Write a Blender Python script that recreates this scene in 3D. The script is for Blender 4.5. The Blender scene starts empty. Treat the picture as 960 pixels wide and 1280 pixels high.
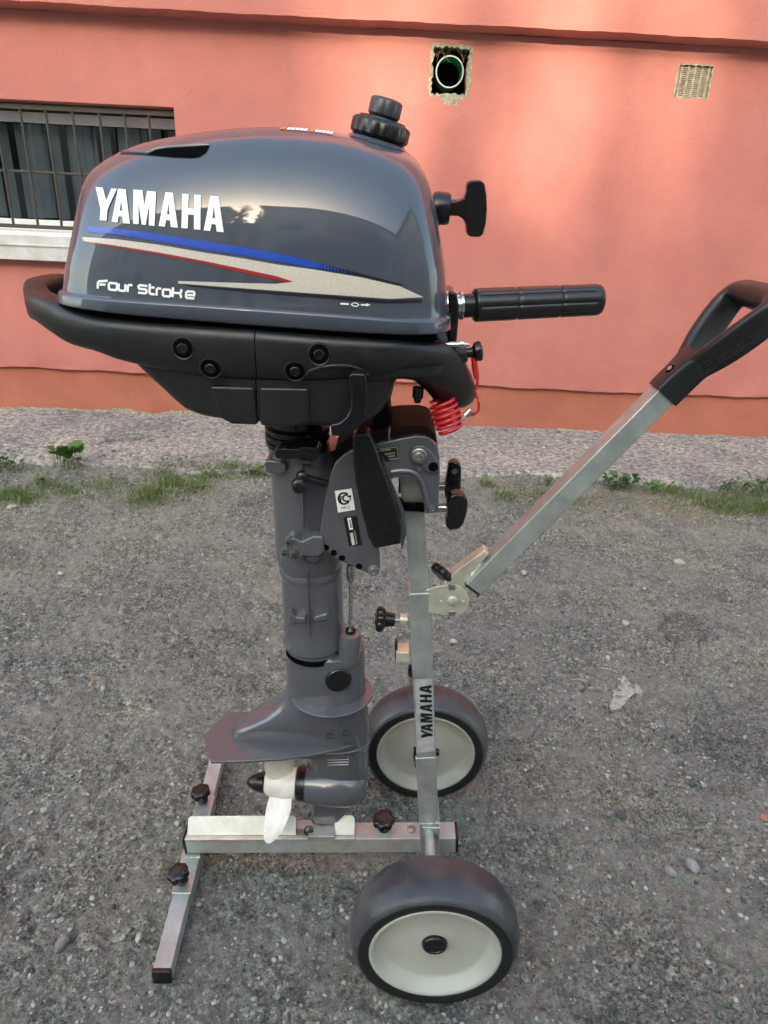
import bpy, bmesh, math, random
import numpy as np
from mathutils import Vector, Matrix
from mathutils.bvhtree import BVHTree
from mathutils.geometry import tessellate_polygon
random.seed(7); rng = np.random.default_rng(11)
S = bpy.context.scene
COL = S.collection
R = math.radians
PI = math.pi

# ------------------------------------------------------------------ camera, sky, sun, exposure
FPX, PITCH, ROLL, HC = 860.0, R(25), R(2.7), 1.09
cam_d = bpy.data.cameras.new('camera'); cam = bpy.data.objects.new('camera', cam_d); COL.objects.link(cam)
cam_d.sensor_fit = 'VERTICAL'; cam_d.sensor_height = 36; cam_d.lens = FPX / 1280 * 36
cam_d.clip_start = 0.02; cam_d.clip_end = 400
_F = Vector((0, math.cos(PITCH), -math.sin(PITCH))); _U0 = Vector((0, math.sin(PITCH), math.cos(PITCH))); _R0 = Vector((1, 0, 0))
_cr, _sr = math.cos(ROLL), math.sin(ROLL)
_right = _R0 * _cr + _U0 * _sr
_up = -_R0 * _sr + _U0 * _cr
cam.matrix_world = Matrix(((_right.x, _up.x, -_F.x, 0), (_right.y, _up.y, -_F.y, 0), (_right.z, _up.z, -_F.z, HC), (0, 0, 0, 1)))
S.camera = cam
S.render.resolution_x = 768; S.render.resolution_y = 1024

SUN_ELEV, SUN_AZ = R(22), R(14)      # sun stands behind the viewer, a little to the left; light travels towards the wall
w = bpy.data.worlds.new('World'); S.world = w; w.use_nodes = True
wn = w.node_tree.nodes; bg = wn['Background']
sky = wn.new('ShaderNodeTexSky'); sky.sky_type = 'NISHITA'; sky.sun_disc = False
sky.sun_elevation = SUN_ELEV; sky.sun_rotation = PI - SUN_AZ * -1
sky.dust_density = 3.0; sky.ozone_density = 1.0; sky.air_density = 1.0
w.node_tree.links.new(sky.outputs[0], bg.inputs[0]); bg.inputs[1].default_value = 0.15
sun_d = bpy.data.lights.new('sun', 'SUN'); sun = bpy.data.objects.new('sun', sun_d); COL.objects.link(sun)
sun_d.energy = 1.0; sun_d.angle = R(1.3); sun_d.color = (1, .93, .82)
SUNV = Vector((math.sin(SUN_AZ) * math.cos(SUN_ELEV), math.cos(SUN_AZ) * math.cos(SUN_ELEV), -math.sin(SUN_ELEV)))  # travel direction
sun.rotation_euler = SUNV.to_track_quat('-Z', 'Y').to_euler()
S.view_settings.view_transform = 'Standard'; S.view_settings.look = 'None'
S.view_settings.exposure = 2.75; S.view_settings.gamma = 1
S.view_settings.use_white_balance = True; S.view_settings.white_balance_temperature = 7250; S.view_settings.white_balance_tint = 5
S.render.engine = 'CYCLES'

# ------------------------------------------------------------------ measuring helpers: picture measurements turned into metres
def ray(u, v):
    a = u - 480; b = -(v - 640)
    return _R0 * (a * _cr - b * _sr) + _U0 * (a * _sr + b * _cr) + _F * FPX
def P(u, v, Y):
    d = ray(u, v); t = Y / d.y; return Vector((0, 0, HC)) + d * t
def G(u, v, z=0.0):
    d = ray(u, v); t = (z - HC) / d.z; return Vector((0, 0, HC)) + d * t
D = 0.845

# ------------------------------------------------------------------ object helpers
def world_off(par):
    o = Vector((0, 0, 0))
    while par is not None:
        o += par.location; par = par.parent
    return o
def thing(name, label, cat, loc=(0, 0, 0), group=None, kind=None):
    o = bpy.data.objects.new(name, None); COL.objects.link(o); o.location = loc
    o['label'] = label; o['category'] = cat
    if group: o['group'] = group
    if kind: o['kind'] = kind
    o.empty_display_size = .05
    return o
def tag(o, label=None, cat=None, group=None, kind=None):
    if label: o['label'] = label
    if cat: o['category'] = cat
    if group: o['group'] = group
    if kind: o['kind'] = kind
    return o
def link(name, me, mat=None, par=None, loc=None):
    o = bpy.data.objects.new(name, me); COL.objects.link(o)
    if mat: me.materials.append(mat)
    if par is not None: o.parent = par
    if loc is not None: o.location = loc
    return o
def build(name, verts, faces, mat, par=None, smooth=35, bevel=0, seg=2, loc=None):
    """verts in world metres; stored relative to the thing they belong to"""
    me = bpy.data.meshes.new(name)
    off = world_off(par) + (Vector(loc) if loc is not None else Vector((0, 0, 0)))
    me.from_pydata([tuple(Vector(v) - off) for v in verts], [], faces)
    bm = bmesh.new(); bm.from_mesh(me); bmesh.ops.recalc_face_normals(bm, faces=bm.faces); bm.to_mesh(me); bm.free()
    if smooth:
        me.polygons.foreach_set('use_smooth', [True] * len(me.polygons)); me.set_sharp_from_angle(angle=R(smooth))
    o = link(name, me, mat, par, loc)
    if bevel:
        m = o.modifiers.new('bevel', 'BEVEL'); m.width = bevel; m.segments = seg; m.limit_method = 'ANGLE'; m.angle_limit = R(32); m.harden_normals = bool(smooth)
    return o
class MB:
    """collects shapes into one mesh"""
    def __init__(s): s.v = []; s.f = []
    def add(s, vs, fs):
        n = len(s.v); s.v += [Vector(v) for v in vs]; s.f += [tuple(i + n for i in f) for f in fs]; return s
    def build(s, name, mat, par=None, **k): return build(name, s.v, s.f, mat, par, **k)
def rings(rs, cap=True, closed=False):
    n = len(rs[0]); v = [p for r in rs for p in r]; f = []
    m = len(rs)
    for i in range(m if closed else m - 1):
        a = i * n; b = ((i + 1) % m) * n
        for j in range(n):
            k = (j + 1) % n; f.append((a + j, a + k, b + k, b + j))
    if cap and not closed:
        f.append(tuple(range(n))[::-1]); f.append(tuple((m - 1) * n + j for j in range(n)))
    return v, f
def frame_for(d):
    d = Vector(d).normalized(); h = Vector((0, 1, 0)) if abs(d.y) < .9 else Vector((1, 0, 0))
    a = h.cross(d).normalized(); b = d.cross(a).normalized(); return a, b
def tube(path, rad, n=12, cap=True, closed=False):
    path = [Vector(p) for p in path]; m = len(path)
    if not hasattr(rad, '__len__'): rad = [rad] * m
    rs = []; a = None
    for i in range(m):
        if closed: d = path[(i + 1) % m] - path[i - 1]
        else: d = path[min(i + 1, m - 1)] - path[max(i - 1, 0)]
        d.normalize()
        if a is None: a, b = frame_for(d)
        else:
            a = (a - d * a.dot(d)).normalized(); b = d.cross(a)
        rs.append([path[i] + (a * math.cos(2 * PI * j / n) + b * math.sin(2 * PI * j / n)) * rad[i] for j in range(n)])
    return rings(rs, cap, closed)
def lathe(o, axis, prof, n=32, ang0=0):
    """prof: (distance along axis, radius)"""
    o = Vector(o); axis = Vector(axis).normalized(); a, b = frame_for(axis)
    rs = [[o + axis * h + (a * math.cos(2 * PI * j / n + ang0) + b * math.sin(2 * PI * j / n + ang0)) * max(r, 1e-5) for j in range(n)] for h, r in prof]
    return rings(rs)
def beam(p0, p1, w, h, up=(0, 1, 0)):
    """square bar: w across 'up x dir', h along up"""
    p0 = Vector(p0); p1 = Vector(p1); d = (p1 - p0).normalized(); up = Vector(up); up = (up - d * up.dot(d)).normalized(); s = d.cross(up)
    q = [(-1, -1), (1, -1), (1, 1), (-1, 1)]
    return rings([[p + s * (w / 2 * a) + up * (h / 2 * b) for a, b in q] for p in (p0, p1)])
def box(x0, x1, y0, y1, z0, z1):
    return rings([[Vector((x0, y0, z)), Vector((x1, y0, z)), Vector((x1, y1, z)), Vector((x0, y1, z))] for z in (z0, z1)])
def prism(pts, th):
    """pts: world points of the near face, extruded away from the viewer by th"""
    pts = [Vector(p) for p in pts]
    return rings([pts, [p + Vector((0, th, 0)) for p in pts]])
def pprism(px, Y, th): return prism([P(u, v, Y) for u, v in px], th)
def smoothpx(pts, k=3, closed=True):
    """Catmull-Rom through points"""
    pts = [Vector(p) for p in pts]; n = len(pts); out = []
    rng_ = range(n) if closed else range(n - 1)
    for i in rng_:
        p0 = pts[(i - 1) % n] if closed else pts[max(i - 1, 0)]; p1 = pts[i]; p2 = pts[(i + 1) % n]; p3 = pts[(i + 2) % n] if closed else pts[min(i + 2, n - 1)]
        for j in range(k):
            t = j / k
            out.append(.5 * ((2 * p1) + (p2 - p0) * t + (2 * p0 - 5 * p1 + 4 * p2 - p3) * t * t + (3 * p1 - p0 - 3 * p2 + p3) * t ** 3))
    if not closed: out.append(pts[-1])
    return out
def lerp(tab, x):
    if x <= tab[0][0]: return tab[0][1]
    for (a, b), (c, d) in zip(tab, tab[1:]):
        if x <= c: return b + (d - b) * (x - a) / (c - a)
    return tab[-1][1]
def slerp(tab, x):
    xs = [t[0] for t in tab]; ys = [t[1] for t in tab]
    if x <= xs[0]: return ys[0]
    if x >= xs[-1]: return ys[-1]
    i = max(j for j in range(len(xs)) if xs[j] <= x); i = min(i, len(xs) - 2)
    def m(j):
        if j == 0: return (ys[1] - ys[0]) / (xs[1] - xs[0])
        if j == len(xs) - 1: return (ys[-1] - ys[-2]) / (xs[-1] - xs[-2])
        return (ys[j + 1] - ys[j - 1]) / (xs[j + 1] - xs[j - 1])
    h = xs[i + 1] - xs[i]; t = (x - xs[i]) / h
    return (2 * t**3 - 3 * t**2 + 1) * ys[i] + (t**3 - 2 * t**2 + t) * h * m(i) + (-2 * t**3 + 3 * t**2) * ys[i + 1] + (t**3 - t**2) * h * m(i + 1)

# ------------------------------------------------------------------ materials
def mat(name, col, rough=.5, metal=0, coat=0, bump=0, bscale=200, var=0, vscale=8, col2=None, rvar=0, spec=None, detail=6, bdist=.002, stretch=None):
    m = bpy.data.materials.new(name); m.use_nodes = True; nt = m.node_tree; N = nt.nodes; L = nt.links; b = N['Principled BSDF']
    b.inputs['Base Color'].default_value = (*col, 1); b.inputs['Roughness'].default_value = rough; b.inputs['Metallic'].default_value = metal
    b.inputs['Coat Weight'].default_value = coat; b.inputs['Coat Roughness'].default_value = .04
    if spec is not None: b.inputs['Specular IOR Level'].default_value = spec
    tc = N.new('ShaderNodeTexCoord'); src = tc.outputs['Object']
    if stretch:
        mp = N.new('ShaderNodeMapping'); mp.inputs['Scale'].default_value = stretch; L.new(src, mp.inputs[0]); src = mp.outputs[0]
    if var or col2:
        n = N.new('ShaderNodeTexNoise'); n.inputs['Scale'].default_value = vscale; n.inputs['Detail'].default_value = detail; n.inputs['Roughness'].default_value = .6; L.new(src, n.inputs['Vector'])
        mx = N.new('ShaderNodeMix'); mx.data_type = 'RGBA'
        c2 = col2 or tuple(max(0, c * (1 - var)) for c in col); c1 = col if col2 else tuple(min(1, c * (1 + var)) for c in col)
        mx.inputs[6].default_value = (*c1, 1); mx.inputs[7].default_value = (*c2, 1)
        rp = N.new('ShaderNodeMapRange'); rp.inputs[1].default_value = .35; rp.inputs[2].default_value = .65; L.new(n.outputs[0], rp.inputs[0]); L.new(rp.outputs[0], mx.inputs[0]); L.new(mx.outputs[2], b.inputs['Base Color'])
    if rvar:
        n2 = N.new('ShaderNodeTexNoise'); n2.inputs['Scale'].default_value = vscale * 3; n2.inputs['Detail'].default_value = 8; L.new(src, n2.inputs['Vector'])
        r2 = N.new('ShaderNodeMapRange'); r2.inputs[1].default_value = .3; r2.inputs[2].default_value = .7; r2.inputs[3].default_value = max(.02, rough - rvar); r2.inputs[4].default_value = min(1, rough + rvar); n2.inputs['Roughness'].default_value = .45; L.new(n2.outputs[0], r2.inputs[0]); L.new(r2.outputs[0], b.inputs['Roughness'])
    if bump:
        n3 = N.new('ShaderNodeTexNoise'); n3.inputs['Scale'].default_value = bscale; n3.inputs['Detail'].default_value = 4; L.new(src, n3.inputs['Vector'])
        bp = N.new('ShaderNodeBump'); bp.inputs['Strength'].default_value = bump; bp.inputs['Distance'].default_value = bdist; L.new(n3.outputs[0], bp.inputs['Height']); L.new(bp.outputs[0], b.inputs['Normal'])
    return m
M = {}
M['cowl'] = mat('cowl_paint', (.055, .066, .084), .38, 0, 1.0, spec=.15)
M['plastic'] = mat('black_plastic', (.0095, .0100, .0105), .38, bump=.25, bscale=900, bdist=.0004, var=.3, vscale=14, rvar=.09)
M['plastic2'] = mat('black_smooth_plastic', (.006, .006, .0065), .27, var=.08, vscale=20, rvar=.04)
M['rubber'] = mat('grip_rubber', (.011, .011, .011), .3, bump=.1, bscale=600, bdist=.0003)
M['grey'] = mat('grey_engine_paint', (.088, .094, .105), .27, .15, .8, var=.06, vscale=5, detail=2)
M['greyd'] = mat('dark_grey_paint', (.045, .049, .056), .4, .15, .3, var=.18, vscale=15, rvar=.1)
M['gloss'] = mat('glossy_dark_plastic', (.016, .010, .010), .5, 0, 0, spec=.1, var=.2, vscale=20)
M['gloss'].node_tree.nodes['Principled BSDF'].inputs['IOR'].default_value = 1.22
M['white'] = mat('white_decal', (.86, .88, .84), .35, var=.03)
M['blue'] = mat('blue_decal', (.006, .06, .42), .3, 0, .6, var=.12, vscale=300)
M['tan'] = mat('cream_decal', (.58, .53, .44), .35, 0, .4, var=.1, vscale=900, detail=1)
M['red'] = mat('red_decal', (.42, .008, .012), .3, 0, .4)
M['black'] = mat('black_decal', (.008, .008, .009), .35)
M['orange'] = mat('orange_decal', (.8, .22, .06), .4)
M['void'] = mat('dark_opening', (.004, .004, .004), .9, spec=0)
M['redcord'] = mat('red_cord', (.55, .012, .02), .28, 0, .4)
M['chrome'] = mat('chromed_steel', (.6, .6, .6), .22, 1, var=.1, vscale=60, rvar=.08)
M['steel'] = mat('dull_steel', (.42, .41, .38), .4, 1, var=.2, vscale=60, rvar=.1)
M['galv'] = mat('galvanised_tube', (.47, .51, .48), .42, .7, var=.16, vscale=30, rvar=.12, bump=.12, bscale=160, bdist=.0005)
M['zinc'] = mat('yellow_zinc_plate', (.62, .62, .50), .42, .6, var=.15, vscale=40, rvar=.1, bump=.2, bscale=90, bdist=.0008)
M['pale'] = mat('pale_scratched_plate', (.72, .74, .66), .45, .35, col2=(.60, .62, .52), vscale=55, rvar=.12)
M['rusty'] = mat('rusty_tube', (.42, .45, .43), .5, .3, col2=(.34, .32, .29), vscale=30, rvar=.15)
M['prop'] = mat('white_propeller_paint', (.80, .78, .72), .34, col2=(.62, .57, .49), vscale=22, rvar=.1)
M['tyre'] = mat('dusty_tyre_rubber', (.026, .028, .034), .36, col2=(.082, .083, .080), vscale=9, detail=10, rvar=.14, bump=.25, bscale=150, bdist=.0008)
M['tyreblack'] = mat('clean_tyre_rubber', (.010, .010, .010), .5, var=.3, vscale=40)
M['rim'] = mat('grey_beige_rim', (.47, .475, .40), .42, var=.10, vscale=9, rvar=.1)
M['sticker'] = mat('clear_sticker', (.50, .53, .50), .15, .3, .6, var=.18, vscale=60)
M['frame'] = mat('white_window_plastic', (.72, .73, .72), .4, var=.08, vscale=12)
M['sill'] = mat('white_metal_sill', (.62, .62, .61), .4, col2=(.46, .45, .42), vscale=14, detail=9)
M['iron'] = mat('rusty_grey_iron', (.065, .065, .055), .7, .2, col2=(.055, .045, .035), vscale=60, bump=.4, bscale=300)
M['blind'] = mat('grey_blind', (.19, .235, .265), .7, var=.12, vscale=10)
M['green'] = mat('green_pipe', (.06, .36, .19), .35, var=.2)
M['mortar'] = mat('pale_mortar', (.42, .40, .30), .95, col2=(.20, .18, .13), vscale=60, bump=.8, bscale=120, bdist=.004)
M['piperim'] = mat('pipe_rim', (.55, .62, .55), .4)

def wall_mat(name, col, col2, bump=.35):
    m = bpy.data.materials.new(name); m.use_nodes = True; nt = m.node_tree; N = nt.nodes; L = nt.links; b = N['Principled BSDF']
    b.inputs['Roughness'].default_value = .82; b.inputs['Specular IOR Level'].default_value = .3
    tc = N.new('ShaderNodeTexCoord')
    def noise(sc, vec=None, det=6, rough=.6):
        n = N.new('ShaderNodeTexNoise'); n.inputs['Scale'].default_value = sc; n.inputs['Detail'].default_value = det; n.inputs['Roughness'].default_value = rough
        L.new(vec or tc.outputs['Object'], n.inputs['Vector']); return n.outputs[0]
    mp = N.new('ShaderNodeMapping'); mp.inputs['Scale'].default_value = (1, 1, 14); L.new(tc.outputs['Object'], mp.inputs[0])
    def mr(s, a, b_, c, d):
        r = N.new('ShaderNodeMapRange'); r.inputs[1].default_value = a; r.inputs[2].default_value = b_; r.inputs[3].default_value = c; r.inputs[4].default_value = d; L.new(s, r.inputs[0]); return r.outputs[0]
    mx = N.new('ShaderNodeMix'); mx.data_type = 'RGBA'; mx.inputs[6].default_value = (*col, 1); mx.inputs[7].default_value = (*col2, 1)
    L.new(mr(noise(2.2), .35, .65, 0, 1), mx.inputs[0])
    mx2 = N.new('ShaderNodeMix'); mx2.data_type = 'RGBA'; mx2.blend_type = 'MULTIPLY'; mx2.inputs[0].default_value = 1
    L.new(mx.outputs[2], mx2.inputs[6])
    cr = N.new('ShaderNodeCombineColor'); s1 = mr(noise(26, mp.outputs[0]), .3, .7, .94, 1.05); s2 = mr(noise(7, det=10), .3, .7, .93, 1.06); s3 = mr(noise(350, det=3), .3, .7, .93, 1.06)
    m1 = N.new('ShaderNodeMath'); m1.operation = 'MULTIPLY'; L.new(s1, m1.inputs[0]); L.new(s2, m1.inputs[1]); m2 = N.new('ShaderNodeMath'); m2.operation = 'MULTIPLY'; L.new(m1.outputs[0], m2.inputs[0]); L.new(s3, m2.inputs[1]); s = m2.outputs[0]
    for i in range(3): L.new(s, cr.inputs[i])
    L.new(cr.outputs[0], mx2.inputs[7]); L.new(mx2.outputs[2], b.inputs['Base Color'])
    ad = N.new('ShaderNodeMath'); ad.operation = 'ADD'; L.new(noise(120), ad.inputs[0]); 
    mu = N.new('ShaderNodeMath'); mu.operation = 'MULTIPLY'; mu.inputs[1].default_value = 1.1; L.new(noise(12, mp.outputs[0]), mu.inputs[0]); L.new(mu.outputs[0], ad.inputs[1])
    bp = N.new('ShaderNodeBump'); bp.inputs['Strength'].default_value = bump; bp.inputs['Distance'].default_value = .0022; L.new(ad.outputs[0], bp.inputs['Height']); L.new(bp.outputs[0], b.inputs['Normal'])
    return m
M['wall'] = wall_mat('pink_wall_paint', (.52, .192, .159), (.468, .166, .138))
M['plinth'] = wall_mat('orange_plinth_paint', (.46, .155, .10), (.38, .13, .088), .6)
M['band'] = wall_mat('pink_band_paint', (.53, .20, .16), (.47, .17, .135), .5)

def glass_mat():
    m = bpy.data.materials.new('window_glass'); m.use_nodes = True; N = m.node_tree.nodes; L = m.node_tree.links; N.remove(N['Principled BSDF'])
    out = N['Material Output']; t = N.new('ShaderNodeBsdfTransparent'); t.inputs[0].default_value = (.5, .53, .54, 1)
    g = N.new('ShaderNodeBsdfGlossy'); g.inputs['Roughness'].default_value = .02; fr = N.new('ShaderNodeFresnel'); fr.inputs[0].default_value = 1.6
    mx = N.new('ShaderNodeMixShader'); L.new(fr.outputs[0], mx.inputs[0]); L.new(t.outputs[0], mx.inputs[1]); L.new(g.outputs[0], mx.inputs[2]); L.new(mx.outputs[0], out.inputs[0]); return m
M['glass'] = glass_mat()
M['foliage'] = None
def leaf_mat(name, c1, c2):
    m = bpy.data.materials.new(name); m.use_nodes = True; N = m.node_tree.nodes; L = m.node_tree.links; b = N['Principled BSDF']
    g = N.new('ShaderNodeNewGeometry'); mx = N.new('ShaderNodeMix'); mx.data_type = 'RGBA'; mx.inputs[6].default_value = (*c1, 1); mx.inputs[7].default_value = (*c2, 1)
    L.new(g.outputs['Random Per Island'], mx.inputs[0]); L.new(mx.outputs[2], b.inputs['Base Color']); b.inputs['Roughness'].default_value = .5
    b.inputs['Subsurface Weight'].default_value = 0
    t = N.new('ShaderNodeBsdfTranslucent'); L.new(mx.outputs[2], t.inputs[0]); ms = N.new('ShaderNodeMixShader'); ms.inputs[0].default_value = .3
    L.new(b.outputs[0], ms.inputs[1]); L.new(t.outputs[0], ms.inputs[2]); L.new(ms.outputs[0], N['Material Output'].inputs[0]); return m
M['leaf'] = leaf_mat('weed_leaf', (.07, .17, .035), (.13, .26, .06))
M['leafdark'] = leaf_mat('dark_weed_leaf', (.045, .13, .04), (.09, .20, .06))
M['grass'] = leaf_mat('grass_blade', (.07, .15, .03), (.20, .24, .09))
M['straw'] = leaf_mat('dry_straw', (.36, .29, .16), (.24, .18, .10))
M['treeleaf'] = leaf_mat('tree_leaf', (.05, .11, .03), (.09, .16, .05))
M['bark'] = mat('tree_bark', (.12, .09, .07), .9, var=.3, vscale=20, bump=.6, bscale=30, bdist=.02)

def ground_mat(name, stops, dust=False, spots=True, fine=170):
    m = bpy.data.materials.new(name); m.use_nodes = True; nt = m.node_tree; N = nt.nodes; L = nt.links; b = N['Principled BSDF']
    b.inputs['Roughness'].default_value = .9; b.inputs['Specular IOR Level'].default_value = .25
    tc = N.new('ShaderNodeTexCoord')
    def noise(sc, det=6, rough=.7):
        n = N.new('ShaderNodeTexNoise'); n.inputs['Scale'].default_value = sc; n.inputs['Detail'].default_value = det; n.inputs['Roughness'].default_value = rough; L.new(tc.outputs['Object'], n.inputs['Vector']); return n.outputs[0]
    def ramp(s, st):
        r = N.new('ShaderNodeValToRGB'); e = r.color_ramp.elements
        while len(e) < len(st): e.new(.5)
        for k, (p, c) in enumerate(st): e[k].position = p; e[k].color = (*c, 1)
        L.new(s, r.inputs[0]); return r.outputs[0]
    base = ramp(noise(fine, 8, .78), stops)
    vb = N.new('ShaderNodeTexVoronoi'); vb.inputs['Scale'].default_value = 120; L.new(tc.outputs['Object'], vb.inputs['Vector']); vs_ = N.new('ShaderNodeSeparateColor'); L.new(vb.outputs['Color'], vs_.inputs[0])
    cell = ramp(vs_.outputs[0], [(0, (.70, .70, .72)), (.5, (.98, .98, .97)), (.88, (1.06, 1.06, 1.04)), (1, (1.5, 1.46, 1.38))])
    big = ramp(noise(3.0, 8, .6), [(.30, (.70, .70, .72)), (.46, (.92, .93, .95)), (.56, (1.05, 1.03, 1)), (.70, (1.28, 1.22, 1.15))])
    mid = ramp(noise(38, 6, .7), [(.38, (.70, .70, .71)), (.5, (1, 1, 1)), (.64, (1.28, 1.26, 1.22))])
    mul = lambda a, c: (lambda x: (L.new(a, x.inputs[6]), L.new(c, x.inputs[7]), x.outputs[2])[2])(_mul(N))
    cc = mul(mul(mul(base, big), mid), cell)
    if dust:
        dm = N.new('ShaderNodeMapRange'); dm.inputs[1].default_value = .44; dm.inputs[2].default_value = .60; dm.inputs[4].default_value = .62; L.new(noise(5.5, 10, .62), dm.inputs[0])
        dmx = N.new('ShaderNodeMix'); dmx.data_type = 'RGBA'; L.new(dm.outputs[0], dmx.inputs[0]); L.new(cc, dmx.inputs[6]); L.new(ramp(noise(60, 6), [(.35, (.25, .245, .20)), (.65, (.40, .385, .325))]), dmx.inputs[7]); cc = dmx.outputs[2]
    if spots:
        v = N.new('ShaderNodeTexVoronoi'); v.inputs['Scale'].default_value = 150; L.new(tc.outputs['Object'], v.inputs['Vector'])
        sp = N.new('ShaderNodeSeparateColor'); L.new(v.outputs['Color'], sp.inputs[0])
        g1 = N.new('ShaderNodeMath'); g1.operation = 'GREATER_THAN'; g1.inputs[1].default_value = .82; L.new(sp.outputs[0], g1.inputs[0])
        g2 = N.new('ShaderNodeMath'); g2.operation = 'LESS_THAN'; g2.inputs[1].default_value = .33; L.new(v.outputs['Distance'], g2.inputs[0])
        g3 = N.new('ShaderNodeMath'); g3.operation = 'MULTIPLY'; L.new(g1.outputs[0], g3.inputs[0]); L.new(g2.outputs[0], g3.inputs[1])
        mx = N.new('ShaderNodeMix'); mx.data_type = 'RGBA'; L.new(g3.outputs[0], mx.inputs[0]); L.new(cc, mx.inputs[6])
        L.new(ramp(sp.outputs[1], [(0, (.06, .06, .06)), (.5, (.2, .18, .17)), (1, (.36, .33, .30))]), mx.inputs[7]); cc = mx.outputs[2]
    L.new(cc, b.inputs['Base Color'])
    ad = N.new('ShaderNodeMath'); ad.operation = 'ADD'; L.new(noise(300, 5, .75), ad.inputs[0]); L.new(noise(90, 5), ad.inputs[1])
    bp = N.new('ShaderNodeBump'); bp.inputs['Strength'].default_value = 1; bp.inputs['Distance'].default_value = .007; L.new(ad.outputs[0], bp.inputs['Height']); L.new(bp.outputs[0], b.inputs['Normal'])
    return m
def _mul(N):
    x = N.new('ShaderNodeMix'); x.data_type = 'RGBA'; x.blend_type = 'MULTIPLY'; x.inputs[0].default_value = 1; return x
M['ground'] = ground_mat('worn_asphalt_gravel', [(.385, (.055, .057, .050)), (.465, (.185, .192, .160)), (.55, (.325, .335, .280)), (.67, (.50, .51, .43))], dust=True)
M['apron'] = ground_mat('weathered_concrete', [(.37, (.13, .12, .105)), (.46, (.33, .31, .28)), (.56, (.46, .44, .40)), (.68, (.54, .52, .48))], spots=False, fine=48)
def stone_mat():
    m = bpy.data.materials.new('mixed_pebbles'); m.use_nodes = True; N = m.node_tree.nodes; L = m.node_tree.links; b = N['Principled BSDF']; b.inputs['Roughness'].default_value = .85
    g = N.new('ShaderNodeNewGeometry'); r = N.new('ShaderNodeValToRGB'); e = r.color_ramp.elements
    st = [(0, (.05, .05, .047)), (.25, (.13, .13, .116)), (.72, (.29, .295, .25)), (.955, (.38, .38, .33)), (.99, (.42, .40, .36)), (1, (.36, .16, .09))]
    while len(e) < len(st): e.new(.5)
    for k, (p, c) in enumerate(st): e[k].position = p; e[k].color = (*c, 1)
    L.new(g.outputs['Random Per Island'], r.inputs[0])
    tc = N.new('ShaderNodeTexCoord'); n = N.new('ShaderNodeTexNoise'); n.inputs['Scale'].default_value = 500; n.inputs['Detail'].default_value = 3; L.new(tc.outputs['Object'], n.inputs['Vector'])
    mr = N.new('ShaderNodeMapRange'); mr.inputs[3].default_value = .65; mr.inputs[4].default_value = 1.3; L.new(n.outputs[0], mr.inputs[0])
    vm = N.new('ShaderNodeVectorMath'); vm.operation = 'SCALE'; L.new(r.outputs[0], vm.inputs[0]); L.new(mr.outputs[0], vm.inputs['Scale']); L.new(vm.outputs[0], b.inputs['Base Color'])
    bp = N.new('ShaderNodeBump'); bp.inputs['Strength'].default_value = .5; bp.inputs['Distance'].default_value = .001; L.new(n.outputs[0], bp.inputs['Height']); L.new(bp.outputs[0], b.inputs['Normal'])
    return m
M['pebble'] = stone_mat()

# ================================================================== THE GROUND
_TAB = {}
def vnoise(x, y, cell, seed):
    n = 1024
    if seed not in _TAB: _TAB[seed] = np.random.default_rng(seed).random((n, n))
    t = _TAB[seed]
    gx = x / cell + 100.37; gy = y / cell + 57.91; ix = np.floor(gx).astype(int); iy = np.floor(gy).astype(int)
    fx = gx - ix; fy = gy - iy; fx = fx * fx * (3 - 2 * fx); fy = fy * fy * (3 - 2 * fy)
    a = t[ix % n, iy % n]; b = t[(ix + 1) % n, iy % n]; c = t[ix % n, (iy + 1) % n]; d = t[(ix + 1) % n, (iy + 1) % n]
    return (a * (1 - fx) + b * fx) * (1 - fy) + (c * (1 - fx) + d * fx) * fy - .5
GX0, GX1, GY0, GY1 = -2.3, 2.3, .30, 3.3
def gheight(x, y):
    near = np.clip((x - GX0) / .2, 0, 1) * np.clip((GX1 - x) / .2, 0, 1) * np.clip((y - GY0) / .15, 0, 1) * np.clip((GY1 - y) / .1, 0, 1)
    h = .016 * vnoise(x, y, .45, 1) + .007 * vnoise(x, y, .11, 2) + .0050 * vnoise(x, y, .032, 3) + .0085 * vnoise(x, y, .015, 4) + .0135 * vnoise(x, y, .0085, 5)
    flat = np.clip(1 - np.abs(x + .02) / .5, 0, 1) * np.clip(1 - np.abs(y - .84) / .45, 0, 1)
    return (h * (1 - .3 * flat) - .003) * near
ys = [GY0]
while ys[-1] < GY1: ys.append(ys[-1] + .0042 + .0036 * max(0, ys[-1] - .6))
ys = np.array(ys); ys *= 1; ys[-1] = GY1
xs = np.linspace(GX0, GX1, 820)
XX, YY = np.meshgrid(xs, ys); ZZ = gheight(XX, YY)
nr, nc = XX.shape
co = np.stack([XX.ravel(), YY.ravel(), ZZ.ravel()], 1)
idx = np.arange(nr * nc).reshape(nr, nc)
fq = np.stack([idx[:-1, :-1].ravel(), idx[:-1, 1:].ravel(), idx[1:, 1:].ravel(), idx[1:, :-1].ravel()], 1)
B = 90.0
ex = np.array([(-B, -B, 0), (B, -B, 0), (B, B, 0), (-B, B, 0)]); e0 = len(co); co = np.vstack([co, ex])
c00, c10, c11, c01 = idx[0, 0], idx[0, -1], idx[-1, -1], idx[-1, 0]
fr = np.array([(e0, e0 + 1, c10, c00), (e0 + 1, e0 + 2, c11, c10), (e0 + 2, e0 + 3, c01, c11), (e0 + 3, e0, c00, c01)])
fq = np.vstack([fq, fr])
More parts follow.
